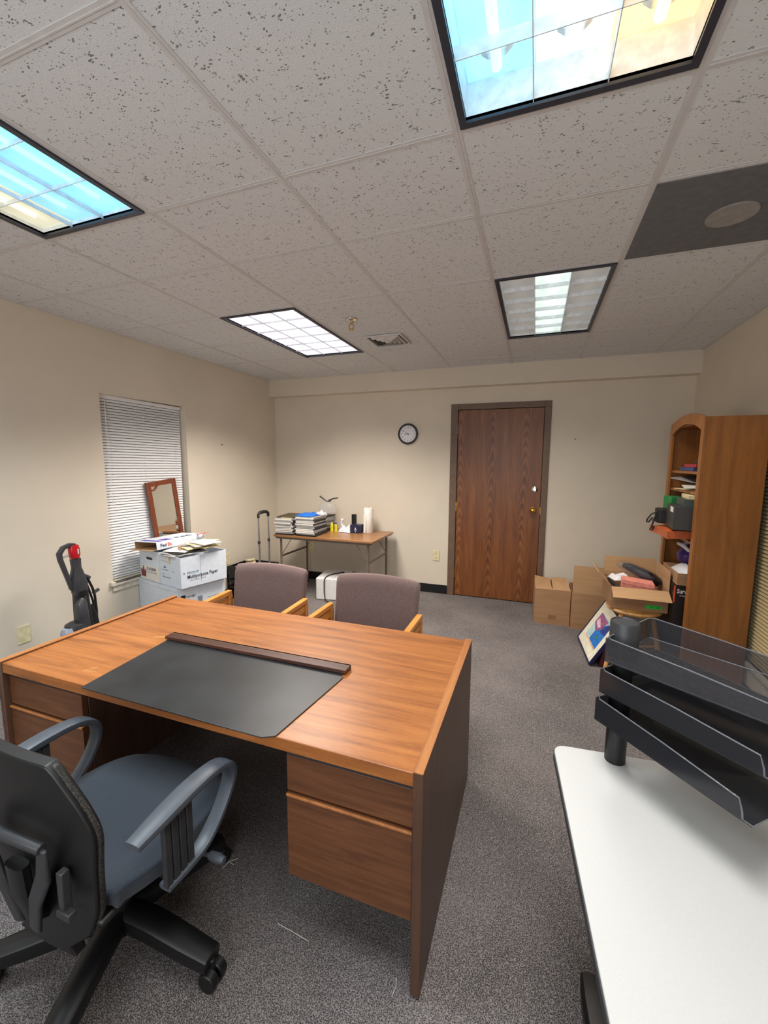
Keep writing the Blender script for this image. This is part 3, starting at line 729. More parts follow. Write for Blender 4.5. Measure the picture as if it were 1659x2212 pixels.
for (ang, zr, mt) in ((-35, 1.05, 'trayclear'), (-42, .962, 'smoke'), (-49, .88, 'smoke')):
    a = math.radians(ang); Wd, Ld, Hh = .25, .355, .062
    zb = zr-.690-Hh
    m = Matrix.Translation((0, 0, zb)) @ Matrix.Rotation(a, 4, 'Z') @ Matrix.Translation((-.012, -.072, 0))
    th = .0022
    mb = MB()
    mb.box(0, Ld, 0, Wd, 0, th)
    mb.box(0, th, 0, Wd, 0, Hh)
    for y in (0, Wd-th):
        mb.prism([(0, 0), (Ld*.955, 0), (Ld*.95, .018), (Ld*.93, Hh*.66), (Ld*.5, Hh*.86), (0, Hh)][::1], th, 'y', y)
    mb.xf(m)
    tr = part(T, 'tray', mb, M[mt], .0006)
    rim = MB().tube([(Ld*.955, .001, .004), (Ld*.95, .001, .018), (Ld*.93, .001, Hh*.66), (Ld*.5, .001, Hh*.86), (.012, .001, Hh), (.001, .012, Hh), (.001, Wd-.012, Hh), (.012, Wd-.001, Hh), (Ld*.5, Wd-.001, Hh*.86), (Ld*.93, Wd-.001, Hh*.66), (Ld*.95, Wd-.001, .018)], .0017, 6)
    rim.tube([(.004, .003, .003), (Ld, .003, .002), (Ld, Wd-.003, .002), (.004, Wd-.003, .003)], .0016, 6, closed=True).xf(m)
    part(tr, 'rim', rim, clear('tray_rim', (120, 122, 128), .75, .1), label='pale glossy rim')

# ------------------------------------------------------------------ paper boxes by the window
BO = Vector((-1.625, 1.02, 0)); BU = Vector((-.973, .231, 0)); BV = Vector((.218, .976, 0))
BANG = math.atan2(BV.y, BV.x)-PI/2      # rotation of box frame (local x = -BU, y = BV)
MBX = Matrix.Translation(BO) @ Matrix.Rotation(math.atan2(-BU.y, -BU.x), 4, 'Z')  # local: x to the right (=-u), y = v
RZ = math.atan2(-BU.y, -BU.x)
def carton(name, lab, cat, x0, x1, y0, y1, z0, z1, mat, inner=None, lid=False, grp=None, open_top=True):
    T = thing(name, lab, cat, tuple(MBX @ Vector(((x0+x1)/2, (y0+y1)/2, z0))), (0, 0, RZ), grp)
    w, d, h = (x1-x0)/2, (y1-y0)/2, z1-z0; t = .004
    b = MB().box(-w, w, -d, d, 0, t).box(-w, w, -d, -d+t, t, h).box(-w, w, d-t, d, t, h).box(-w, -w+t, -d+t, d-t, t, h).box(w-t, w, -d+t, d-t, t, h)
    if not open_top: b.box(-w, w, -d, d, h-t, h)
    part(T, 'box_body', b, mat)
    return T, w, d, h
T, w, d, h = carton('paper_carton', 'white premium multipurpose paper carton, top front box of the stack by the window', 'box', -.29, 0, 0, .40, .515, .755, M['whitecard'])
fr_r = frame((w+.0006, -d, 0), (0, 1, 0), (0, 0, 1)); fr_f = frame((-w, -d-.0006, 0), (1, 0, 0), (0, 0, 1))
text(T, 'lettering', 'Multipurpose Paper', .040, M['ink'], fr_r @ Matrix.Translation((.05, .068, 0)), bold=.0006, sx=.84)
text(T, 'lettering', 'PREMIUM', .024, M['inkteal'], fr_r @ Matrix.Translation((.05, .106, 0)))
text(T, 'lettering', '20 lb. / 92 bright / letter size', .012, M['inkgrey'], fr_r @ Matrix.Translation((.07, .048, 0)))
part(T, 'arrow_mark', MB().prism([(.022, .108), (.034, .115), (.022, .122)], .0006).xf(fr_r), M['ink'])
part(T, 'flap_seam', MB().box(w-.0002, w+.0006, -d+.165, -d+.167, .02, h), M['inkgrey'])
part(T, 'logo_mark', MB().prism([(.052, .136), (.094, .136), (.082, .150), (.074, .146), (.066, .158), (.058, .148)], .0006).xf(fr_f), M['inkteal'], label='blue mountain emblem')
text(T, 'lettering', 'Multipurpose Paper', .015, M['inkteal'], fr_f @ Matrix.Translation((.03, .060, 0)))
text(T, 'lettering', 'hammerhead', .012, M['inkgrey'], fr_f @ Matrix.Translation((.03, .118, 0))) if False else None
part(T, 'line_print', MB().box(.03, .12, .118, .124, 0, .0006).box(.17, .20, .118, .122, 0, .0006).box(.03, .07, .082, .086, 0, .0006).box(.03, .14, .190, .193, 0, .0006).xf(fr_f), M['inkgrey'])
part(T, 'torn_tape', MB().sheet(lambda u, v: (-w+.11+u*.035+.01*v, -d-.002-.003*math.sin(3*v), h+.004-.065*v), 4, 5, .0008), M['manila'], label='curled strip of tan packing tape')
T, w, d, h = carton('paper_carton', 'white paper carton with hand hole and maroon-crested label, beside the mirror', 'box', -.60, -.295, .0, .40, .515, .765, M['whitecard'])
fr_f = frame((-w, -d-.0006, 0), (1, 0, 0), (0, 0, 1))
part(T, 'hand_hole', rbox(.11, .20, -.0002, .0008, .172, .192, .009, 'y').xf(Matrix.Translation((-w, -d-.0006, 0))), M['inkblack'])
lb = part(T, 'label', MB().box(.01, .295, .0, .12, 0, .0007).xf(fr_f), M['paper'], label='printed paper label')
part(lb, 'crest', MB().prism([(.02, .02), (.09, .02), (.10, .09), (.075, .07), (.055, .115), (.035, .07), (.012, .09)], .0006).xf(fr_f @ Matrix.Translation((0, 0, .0007))), plain('maroon_ink', (128, 70, 66), .6))
text(lb, 'lettering', 'FLAGSHIP', .032, M['ink'], fr_f @ Matrix.Translation((.11, .085, .0008)), bold=.0008)
text(lb, 'lettering', 'MULTI-USE COPY PAPER', .013, M['ink'], fr_f @ Matrix.Translation((.115, .062, .0008)))
T, w, d, h = carton('storage_box', 'wide plain white file box with a form printed on its end, under the paper cartons', 'box', -.62, -.035, -.01, .40, .262, .513, M['whitecard'], open_top=False)
fr_r = frame((w+.0006, -d, 0), (0, 1, 0), (0, 0, 1))
part(T, 'lid_edge', MB().box(w, w+.003, -d-.003, d+.003, h-.03, h).box(-w-.003, w+.003, -d-.003, -d, h-.03, h), M['whitecard'])
part(T, 'shield_logo', MB().prism([(.02, .150), (.02, .190), (.055, .190), (.055, .150), (.0375, .132)][::-1], .0006).xf(fr_r @ Matrix.Translation((0, 0, .003))), M['inkblack'], label='black shield emblem')
text(T, 'lettering', 'storage', .026, M['inkblack'], fr_r @ Matrix.Translation((.065, .162, .0)))
part(T, 'form_line', MB().box(.03, .13, .10, .103, 0, .0006).box(.03, .13, .07, .073, 0, .0006).box(.03, .13, .04, .043, 0, .0006).box(.25, .36, .12, .123, 0, .0006).box(.25, .36, .09, .093, 0, .0006).box(.25, .36, .06, .063, 0, .0006).box(.16, .2, .09, .15, 0, .0006).xf(fr_r), M['inkgrey'])
T, w, d, h = carton('storage_box', 'lowest white file box standing on the carpet below the others', 'box', -.62, -.03, 0, .40, .0, .26, M['whitecard'], open_top=False)
part(T, 'lid_edge', MB().box(w, w+.003, -d-.003, d+.003, h-.03, h-.001).box(-w-.003, w+.003, -d-.003, -d, h-.03, h-.001), M['whitecard'])

# shipping box on top, open at the near end
bp = MBX @ Vector((-.455, .19, .781))
T = thing('shipping_box', 'flat white courier box with purple print, open at its left end, on the paper cartons', 'box', tuple(bp), (math.radians(1.5), math.radians(-4), RZ+math.radians(4)))
w, d, h, t = .150, .215, .062, .003
part(T, 'box_body', MB().box(-w, w, -d, d, 0, t).box(-w, w, -d, d, h-t, h).box(w-t, w, -d, d, t, h-t).box(-w, -w+t, -d, d, t, h-t).box(-w+t, w-t, d-t, d, t, h-t), M['whitecard'])
part(T, 'inner_lining', MB().box(-w+t, w-t, -d+.002, d-t, t, t+.001).box(-w+t, w-t, -d+.002, d-t, h-t-.001, h-t).box(-w+t, -w+t+.001, -d+.002, d-t, t+.001, h-t-.001).box(w-t-.001, w-t, -d+.002, d-t, t+.001, h-t-.001), M['cardin'])
part(T, 'end_flap', MB().box(-w+.004, w-.004, -d-.052, -d-.0005, .001, .0035), M['cardin'])
fr_s = frame((w+.0006, -d, 0), (0, 1, 0), (0, 0, 1))
text(T, 'lettering', 'Fed', .037, M['ink'], fr_s @ Matrix.Translation((.03, .018, 0)), bold=.001)
text(T, 'lettering', 'Ex', .037, M['inkred'], fr_s @ Matrix.Translation((.092, .018, 0)), bold=.001)
part(T, 'purple_band', MB().box(-w+.02, w-.01, -d+.03, -d+.07, h, h+.0006).box(.02, w-.02, -d+.09, -d+.16, h, h+.0006), M['inkpurple'])
tm = frame((w-.03, -d+.20, h+.0007), (0, 1, 0), (-1, 0, 0))
text(T, 'lettering', 'Fed', .10, M['ink'], tm, bold=.002); text(T, 'lettering', 'Ex', .10, M['inkred'], tm @ Matrix.Translation((.165, -.06, 0)), bold=.002)

# loose mail piled on the cartons
MAIL = [('grey', 'magazine', 'greypaper', -.16, .115, .05, .016), ('white', 'magazine', 'paper', -.14, .135, -.22, .014), ('grey', 'magazine', 'greypaper', -.175, .13, .16, .016),
        ('black', 'magazine', 'blackpaper', -.15, .15, -.05, .012), ('white', 'magazine', 'paper', -.185, .165, .3, .012), ('tan', 'envelope', 'cardin', -.20, .20, -.5, .004),
        ('cream', 'envelope', 'manila', -.115, .22, -.1, .004), ('cream', 'envelope', 'manila', -.09, .25, .12, .004), ('grey', 'envelope', 'greypaper', -.175, .25, .55, .004),
        ('white', 'envelope', 'paper', -.10, .24, -.25, .004), ('cream', 'envelope', 'manila', -.125, .275, .35, .005), ('white', 'envelope', 'paper', -.08, .26, .0, .004)]
for i, (cw_, nm_, mt_, x, y, a, sag) in enumerate(MAIL):
    c = MBX @ Vector((x, y, .757+i*.0066))
    ordw = ['lowest', 'second', 'third', 'fourth', 'fifth', 'sixth', 'seventh', 'eighth', 'ninth', 'tenth', 'eleventh', 'topmost'][i]
    W_, D_ = (.205, .27) if nm_ == 'magazine' else ((.235, .16) if i % 2 else (.16, .235))
    fn = lambda u, v, s_=sag, k=i, W_=W_, D_=D_: ((u-.5)*W_, (v-.5)*D_, .006+.002*math.sin(5*u+k)+.0015*math.cos(4*v+k)-s_*max(0, .35-v)*1.2)
    solo(nm_, MB().sheet(fn, 6, 8, .0035), M[mt_], '%s %s in the loose pile on the premium paper carton, %s from below' % (cw_, nm_, ordw) if i < 11 else 'white envelope topmost in the loose pile on the premium paper carton', nm_, tuple(c), RZ+a, 'mail piled on the paper carton', world=False)

# mirror
T = thing('framed_mirror', 'narrow wood-framed mirror leaning against the window blind', 'mirror', (XL-.012, 1.545, .545), (math.radians(6), math.radians(-1.5), 0))
w, H, fw_ = .157, .775, .042
part(T, 'frame', MB().box(-.012, .012, -w, -w+fw_, 0, H).box(-.012, .012, w-fw_, w, 0, H).box(-.012, .012, -w+fw_, w-fw_, 0, fw_).box(-.012, .012, -w+fw_, w-fw_, H-fw_, H), M['mirrorwood'], .003)
part(T, 'glass', MB().box(-.004, .004, -w+fw_, w-fw_, fw_, H-fw_), M['mirror'])
part(T, 'corner_bracket', MB().tube([(.008, -w+fw_, H-fw_-.03), (.008, -w+fw_+.022, H-fw_-.034), (.008, -w+fw_+.05, H-fw_-.018), (.008, -w+fw_+.062, H-fw_)], .007, 8).box(.004, .012, w-fw_-.022, w-fw_, .34, .38), M['mirrorwood'])

# ------------------------------------------------------------------ vacuum
T = thing('upright_vacuum', 'dark grey upright vacuum with a red-topped handle standing at the left wall', 'vacuum cleaner', (-1.98, .47, 0), (0, 0, 0))
# local y = along wall, built in y-z plane with thickness x
def yz(l): return [(0, y, z) for y, z in l]
part(T, 'cleaner_head', rbox(-.16, .16, -.13, .17, .02, .10, .04), M['darkgrey'], .015, seg=3)
for y in (-.02, .12): part(T, 'wheel', MB().cyl((-.15, y, .03), (-.165, y, .03), .03, n=16).cyl((.165, y, .03), (.15, y, .03), .03, n=16), M['rubber'])
part(T, 'body', MB().tube([(0, .06, .08), (0, .055, .25), (0, .045, .42), (0, .04, .62)], [1.2, 1.25, 1.0, .85], 16, flat=(.048, .045), upv=(1, 0, 0)), M['blackplastic'])
part(T, 'dust_bin', MB().lathe([(.05, .26), (.062, .29), (.066, .37), (.055, .41), (.03, .425)], (0.02, -.025, 0), 24), M['darkgrey'])
part(T, 'filter_canister', MB().lathe([(.036, .32), (.040, .33), (.040, .378), (.030, .40)], (0.03, -.078, 0), 24), plain('clear_grey_canister', (150, 156, 168), .2))
part(T, 'front_cover', MB().tube([(.03, .02, .34), (.045, .008, .45), (.04, .012, .53), (.03, .03, .57)], [.9, 1.1, 1.0, .5], 12, flat=(.03, .034), upv=(1, 0, 0)), M['vacgrey'])
part(T, 'ridge', MB().tube([(.05, .055, .30), (.046, .048, .45), (.04, .042, .58)], .008, 8), M['vacgrey'])
part(T, 'neck', MB().tube([(0, .04, .60), (0, .035, .66), (0, .03, .72), (0, .028, .78), (0, .026, .84)], [1.15, 1.3, 1.1, .72, .8], 14, flat=(.03, .038), upv=(1, 0, 0)), M['vacgrey'])
part(T, 'handle', MB().tube([(0, .028, .932), (0, -.005, .938), (0, -.045, .925), (0, -.070, .890), (0, -.066, .850), (0, -.050, .79), (0, -.030, .715), (0, -.012, .645), (0, .005, .625)], [.9, .95, 1, 1.05, 1, .95, .9, .9, .8], 12, flat=(.016, .014), upv=(1, 0, 0)), M['vacgrey'])
hcap = part(T, 'handle_cap', MB().tube([(0, .022, .845), (0, .024, .87), (0, .022, .91), (0, .024, .935)], [.9, 1.05, 1.05, .8], 14, flat=(.022, .030), upv=(1, 0, 0)), M['red'], label='glossy red cap')
text(hcap, 'numeral', '1', .045, M['white'], frame((.0215, .022, .875), (.35, .94, 0), (0, 0, 1)), bold=.001)
part(T, 'trigger_bar', MB().cyl((0, -.062, .862), (0, .0, .872), .006, n=8), M['silver'])
part(T, 'cord_hook', MB().tube([(0, .045, .705), (.01, .075, .71), (.01, .10, .69)], .014, 8).cyl((0, .125, .575), (.0, .165, .59), .012, n=8), M['darkgrey'])
part(T, 'power_cord', MB().tube([(.01, .085, .70), (.01, .115, .62), (.0, .135, .56), (.0, .140, .45), (.0, .135, .30), (0, .10, .16)], .008, 8).tube([(.0, .075, .69), (.0, .10, .60), (.0, .12, .52), (.01, .118, .40)], .007, 8), M['rubber'])
part(T, 'rear_housing', MB().tube([(0, .11, .12), (0, .115, .3), (0, .10, .42), (0, .09, .50)], [1, 1, .9, .5], 12, flat=(.035, .036), upv=(1, 0, 0)), M['blackplastic'])

# ------------------------------------------------------------------ rolling crate
T = thing('rolling_crate', 'black plastic rolling crate with an extended pull handle in the back left corner', 'crate', (-2.005, 2.37, 0))
x0, x1, y0, y1, zb, zt_ = -.205, .205, -.175, .19, .05, .36; t = .008
b = MB().box(x0, x1, y0, y1, zb, zb+t)
for zz in (zb, .12, .19, .24): b.box(x0, x1, y0, y0+t, zz, zz+.025).box(x0, x1, y1-t, y1, zz, zz+.025).box(x0, x0+t, y0, y1, zz, zz+.025).box(x1-t, x1, y0, y1, zz, zz+.025)
for (xa, xb, ya, yb_) in ((x0, x1, y0, y0+t), (x0, x1, y1-t, y1)):
    b.box(xa, xb, ya, yb_, zt_-.025, zt_).box(xa, xa+.13, ya, yb_, .265, zt_-.025).box(xb-.13, xb, ya, yb_, .265, zt_-.025)
    for k in range(5): xx = xa+k*(xb-xa-.02)/4; b.box(xx, xx+.02, ya, yb_, zb, .27)
for (xa, xb, ya, yb_) in ((x0, x0+t, y0, y1), (x1-t, x1, y0, y1)):
    b.box(xa, xb, ya, yb_, zt_-.025, zt_).box(xa, xb, ya, ya+.12, .265, zt_-.025).box(xa, xb, yb_-.12, yb_, .265, zt_-.025)
    for k in range(5): yy = ya+k*(yb_-ya-.02)/4; b.box(xa, xb, yy, yy+.02, zb, .27)
part(T, 'basket', b, M['blackplastic'])
for yy in (y0+.03, y1-.03):
    for xx in (x0+.04, x1-.04): part(T, 'wheel', MB().cyl((xx, yy-.012, .026), (xx, yy+.012, .026), .026, n=16).cyl((xx, yy, .03), (xx, yy, .052), .008, n=8), M['rubber'])
hx = x1-.022
for yy in (-.125, .045):
    part(T, 'handle_pole', MB().cyl((hx, yy, .06), (hx, yy, .64), .011, n=12).cyl((hx, yy, .64), (hx, yy, .92), .0085, n=12), M['silver'])
    part(T, 'pole_lock', MB().cyl((hx, yy, .625), (hx, yy, .655), .014, n=12), M['darkgrey'])
part(T, 'handle_grip', MB().tube([(hx, -.125, .90), (hx, -.125, .935), (hx, -.10, .952), (hx, -.04, .957), (hx, .02, .952), (hx, .045, .935), (hx, .045, .90)], [1, 1.1, 1.2, 1.25, 1.2, 1.1, 1], 10, flat=(.013, .013)), M['rubber'])
solo('rope_coil', MB().tube([(.05*math.cos(t_*.7), .035*math.sin(t_*.7), .004*t_) for t_ in range(28)], .014, 8), M['tan'], 'tan coil of cord lying inside the black rolling crate', 'cord', (-2.06, 2.40, .302), world=False)
solo('packed_bag', MB().lathe([(.02, 0), (.12, .02), (.14, .12), (.12, .20), (.05, .24)], n=14), M['greypaper'], 'pale crumpled paper bag inside the black rolling crate', 'bag', (-2.06, 2.40, .06), world=False)

# ------------------------------------------------------------------ white appliance under table
pr_ = math.radians(12)
T = thing('laser_printer', 'boxy white printer on the carpet under the folding table, cord on top', 'printer', (-1.17, 2.72, 0), (0, 0, math.radians(10)))
part(T, 'casing', rbox(-.17, .15, -.185, .185, .004, .236, .018), M['white'], .006, seg=2)
part(T, 'base_rim', rbox(-.168, .148, -.183, .183, 0, .008, .018), M['darkgrey'])
part(T, 'side_recess', MB().box(.148, .153, -.10, .16, .11, .215), M['darkgrey'])
for k in range(4): part(T, 'paper_guide', MB().box(.150, .20, -.09+k*.075, -.04+k*.075, .185+.008*(k % 2), .200+.008*(k % 2)), M['white'], .003)
part(T, 'rear_fin', MB().box(.15, .185, .13, .178, .10, .236), plain('grey_fin', (150, 155, 158), .4), .004)
part(T, 'top_seam', MB().box(.02, .023, -.18, .18, .2358, .2368), M['inkgrey'])
solo('power_cable', MB().tube([(-1.12, 2.78, .245), (-1.17, 2.74, .246), (-1.21, 2.66, .245), (-1.215, 2.59, .243), (-1.20, 2.515, .236), (-1.195, 2.495, .20), (-1.19, 2.485, .10), (-1.17, 2.47, .02), (-1.12, 2.46, .008)], .006, 8).box(-1.13, -1.10, 2.77, 2.80, .238, .255), M['rubber'], 'black power cable draped over the white printer', 'cable', (-1.17, 2.6, .24))

# ------------------------------------------------------------------ folding table
FX0, FX1, FY0, FY1, FZ = -1.815, -.625, 2.475, 3.13, .69
T = thing('folding_table', 'brown wood-grain folding table with tan metal legs against the back wall', 'table', ((FX0+FX1)/2, (FY0+FY1)/2, 0))
part(T, 'tabletop', rbox(FX0, FX1, FY0, FY1, FZ-.022, FZ, .03), M['tablewood'], .002, True)
for ya in (FY0+.02, FY1-.035): part(T, 'apron', MB().box(FX0+.03, FX1-.03, ya, ya+.015, FZ-.045, FZ-.022), M['taupe'], 0, True)
for x, dx in ((FX0+.075, 1), (FX1-.075, -1)):
    for y in (FY0+.05, FY1-.05):
        lg = part(T, 'leg', MB().cyl((x, y, .012), (x, y, FZ-.022), .0125, n=14), M['taupe'], 0, True)
        part(lg, 'foot_cap', MB().cyl((x, y, 0), (x, y, .025), .015, n=14), M['rubber'], 0, True)
        part(T, 'brace', MB().cyl((x, y, FZ-.24), (x+dx*.14, y, FZ-.035), .004, n=8), M['taupe'], 0, True)
    part(T, 'crossbar', MB().cyl((x, FY0+.05, FZ-.245), (x, FY1-.05, FZ-.245), .011, n=12), M['taupe'], 0, True)

ORD = ['lowest', 'second', 'third', 'fourth', 'fifth', 'sixth', 'seventh', 'eighth', 'ninth', 'tenth', 'eleventh', 'twelfth', 'thirteenth']
def stack(cx, cy, n, where, hgt, w=.215, d=.28, seed=1, first='black'):
    rnd = random.Random(seed); z = FZ+.0005
    names = []
    for i in range(n):
        th = hgt/n*rnd.uniform(.82, 1.18); th = min(th, .02)
        if first == 'black' and i == 0: mt = M['blackpaper']; cn = 'black'
        else:
            cn, mt = rnd.choice([('white', M['paper']), ('white', M['paper']), ('grey', M['greypaper']), ('black-covered', M['blackpaper'])])
        T = thing('magazine', '%s magazine, %s from the bottom of the %s' % (cn, ORD[i], where), 'magazine', (cx+rnd.uniform(-.009, .009), cy+rnd.uniform(-.012, .012), z), (0, 0, rnd.uniform(-.06, .06)+.02), 'magazines on the folding table')
        a, b = w/2, d/2
        cov = mt if cn != 'white' else M['blackpaper'] if rnd.random() < .4 else M['greypaper']
        part(T, 'pages', MB().box(-a, a-.002, -b+.001, b-.001, .001, th-.001), M['paper'] if cn != 'black' else M['blackpaper'])
        part(T, 'cover', MB().box(-a, a, -b, b, th-.0012, th).box(-a, a, -b, b, 0, .0012).box(a-.0012, a, -b, b, .0012, th-.0012), cov)
        z += th+.0004
    return z
z1 = stack(-1.685, 2.63, 10, 'left stack on the folding table', .165, .215, .275, 3)
z2 = stack(-1.415, 2.625, 12, 'middle stack on the folding table', .20, .225, .28, 5)
z3 = stack(-1.452, 2.945, 12, 'rear stack on the folding table', .17, .215, .25, 8)
solo('envelope', MB().box(-.07, .07, -.05, .05, 0, .004), M['manila'], 'small cream envelope on top of the left magazine stack', 'envelope', (-1.66, 2.56, z1), .1, world=False)
solo('binder', MB().sheet(lambda u, v: ((u-.5)*.21, (v-.5)*.25, .012+.012*v), 4, 4, .01), plain('olive_cover', (72, 66, 44), .5), 'dark olive folder lying on top of the left magazine stack', 'folder', (-1.69, 2.66, z1+.0005), 0, world=False)
def crumple(w, d, h, seed, nx=10, ny=10):
    r = random.Random(seed); ph = [r.uniform(0, 6) for _ in range(6)]
    def f(u, v):
        e = (1-(2*u-1)**4)*(1-(2*v-1)**4)
        return ((u-.5)*w, (v-.5)*d, .004+h*e*(.62+.2*math.sin(7*u+ph[0])*math.cos(6*v+ph[1])+.18*math.sin(13*u+ph[2]+5*v)))
    return MB().sheet(f, nx, ny, .003)
solo('packaged_shirt', crumple(.19, .20, .045, 2), M['blue'], 'bright blue plastic package on top of the middle magazine stack', 'package', (-1.44, 2.60, z2+.002), -.1, world=False)
solo('padded_mailer', crumple(.14, .12, .07, 5), M['bagwhite'], 'white crumpled plastic mailer behind the blue package', 'package', (-1.43, 2.875, z3+.003), .3, world=False)
# bag with dark straps on the rear stack
T = thing('gift_bag', 'translucent grey bag with dark tied straps at the back of the folding table', 'bag', (-1.50, 3.08, FZ), (0, 0, 0)) if False else thing('gift_bag', 'translucent grey bag with dark tied straps at the back of the folding table', 'bag', (-1.42, 3.02, z3+.002))
part(T, 'bag_body', MB().lathe([(.06, .0), (.10, .02), (.105, .07), (.085, .12), (.03, .155), (.05, .18)], n=14).xf(Matrix.Diagonal((1.1, .7, 1, 1))), M['plasticbag'])
for pts in ([(0, 0, .15), (-.05, -.01, .185), (-.095, -.01, .215)], [(0, 0, .15), (.04, -.01, .175), (.08, 0, .19), (.14, .0, .20)], [(0, 0, .15), (.05, -.02, .16), (.07, -.02, .185)]):
    part(T, 'strap', MB().tube(pts, .006, 8, flat=(1.4, .6)), M['rubber'])
# small things
for k, (x, c, lab) in enumerate(((-1.302, M['yellow'], 'small yellow bottle left of its neighbour by the magazines'), (-1.250, plain('yellow_label', (214, 206, 60), .4), 'small yellow bottle with a dark cap beside the white bag'))):
    T = thing('glue_bottle', lab, 'bottle', (x, 2.90, FZ))
    part(T, 'bottle_body', rbox(-.017, .017, -.012, .012, 0, .085, .008), c, .002)
    part(T, 'bottle_cap', MB().lathe([(.010, .085), (.010, .098), (.006, .108)], n=12), M['yellow'] if k == 0 else M['inkpurple'])
T = thing('plastic_bag', 'crumpled white plastic bag standing between the yellow bottles and the navy box', 'bag', (-1.135, 2.92, FZ))
part(T, 'bag_body', crumple(.15, .12, .095, 9, 12, 12), M['bagwhite'])
part(T, 'bag_knot', MB().tube([(-.04, 0, .06), (-.055, 0, .10), (-.045, 0, .135), (-.02, 0, .15)], [.012, .012, .016, .006], 8).tube([(-.045, 0, .135), (-.06, 0, .15)], [.012, .004], 8), M['bagwhite'])
solo('speaker', rbox(-.024, .024, -.024, .024, 0, .195, .006), M['blackplastic'], 'slim black upright box standing behind the navy box on the folding table', 'box', (-1.075, 3.02, FZ), world=False, bev=.002)
T = thing('gadget_box', 'small navy box with a white peaked emblem beside the paper towels', 'box', (-1.0, 2.93, FZ), (0, 0, math.radians(4)))
part(T, 'box_body', MB().box(-.062, .062, -.055, .055, 0, .092), M['navy'], .0015)
part(T, 'emblem', MB().prism([(-.014, .03), (0, .068), (.014, .03), (.007, .03), (0, .052), (-.007, .03)][::-1], .0006, 'y', -.0558).box(-.006, .006, -.0558, -.055, .012, .022), M['paper'], label='white peak emblem')
T = thing('paper_towel_roll', 'upright roll of white paper towels on the folding table', 'paper towels', (-.883, 2.985, FZ))
part(T, 'roll', MB().lathe([(.052, 0), (.054, .003), (.054, .277), (.052, .28), (.020, .28), (.020, .27)], n=32), M['paper'])
part(T, 'core', MB().cyl((0, 0, .20), (0, 0, .279), .019, n=20), M['cardboard'])
part(T, 'loose_sheet', MB().sheet(lambda u, v: (-.035+.03*u, -.056-.006*(1-v)-.012*u*(1-v), .004+.2*v*(1-.0*u)), 4, 8, .0008), M['paper'])

# ------------------------------------------------------------------ bookcase
T = thing('bookcase', 'tall cherry-veneer bookcase with an arched top against the right wall', 'bookcase', (2.005, 2.115, 0))
BX0, BX1, BY0, BY1 = 1.84, 2.172, 1.77, 2.462
part(T, 'side_panel', MB().box(BX0+.018, BX1, BY0, BY0+.02, 0, 1.778), M['cherry'], .001, True)
part(T, 'side_panel', MB().box(BX0+.018, BX1, BY1-.02, BY1, 0, 1.765), M['cherry'], .001, True)
part(T, 'back_panel', MB().box(BX1-.006, BX1, BY0+.02, BY1-.02, 0, 1.775), plain('shaded_back_panel', (34, 25, 22), .6), 0, True)  # interior shade painted into the back panel colour
part(T, 'top_panel', MB().box(BX0+.018, BX1-.006, BY0+.02, BY1-.02, 1.745, 1.765), M['cherry'], 0, True)
# face frame with stiles and arch
def arch_pts():
    L = []; n = 14; yc = (BY0+BY1)/2; hw_ = (BY1-BY0)/2
    outer = [(BY0+(BY1-BY0)*i/n, 1.775+.05*(1-((BY0+(BY1-BY0)*i/n-yc)/hw_)**2)) for i in range(n+1)]
    ia, ib = BY0+.05, BY1-.05; hi = (ib-ia)/2
    inner = [(ia+(ib-ia)*i/n, 1.70+.058*(1-((ia+(ib-ia)*i/n-yc)/hi)**2)) for i in range(n+1)]
    return outer, inner
ou, inn = arch_pts(); fb = MB(); n = len(ou)
vs = [(BX0, y, z) for y, z in ou]+[(BX0, y, z) for y, z in inn]+[(BX0+.018, y, z) for y, z in ou]+[(BX0+.018, y, z) for y, z in inn]
fs = []
for i in range(n-1): fs += [(i, i+1, n+i+1, n+i), (2*n+i+1, 2*n+i, 3*n+i, 3*n+i+1), (i+1, i, 2*n+i, 2*n+i+1), (n+i, n+i+1, 3*n+i+1, 3*n+i)]
fb.add(vs, fs)
fb.add([(x, y, z) for x in (BX0, BX0+.018) for y, z in ((BY0, 0), (BY0+.05, 0), (BY0+.05, 1.70), (BY0, 1.775))], [(0, 1, 2, 3), (7, 6, 5, 4), (0, 4, 5, 1), (1, 5, 6, 2), (3, 2, 6, 7), (0, 3, 7, 4)])
fb.add([(x, y, z) for x in (BX0, BX0+.018) for y, z in ((BY1-.05, 0), (BY1, 0), (BY1, 1.775), (BY1-.05, 1.70))], [(0, 1, 2, 3), (7, 6, 5, 4), (0, 4, 5, 1), (1, 5, 6, 2), (3, 2, 6, 7), (0, 3, 7, 4)])
part(T, 'face_frame', fb, M['cherry'], .0015, True, label='paler arched front frame')
for z in (1.437, 1.305, .975, .06):
    part(T, 'shelf', MB().box(BX0+.02, BX1-.008, BY0+.021, BY1-.021, z-.018, z), M['cherry'], .001, True)
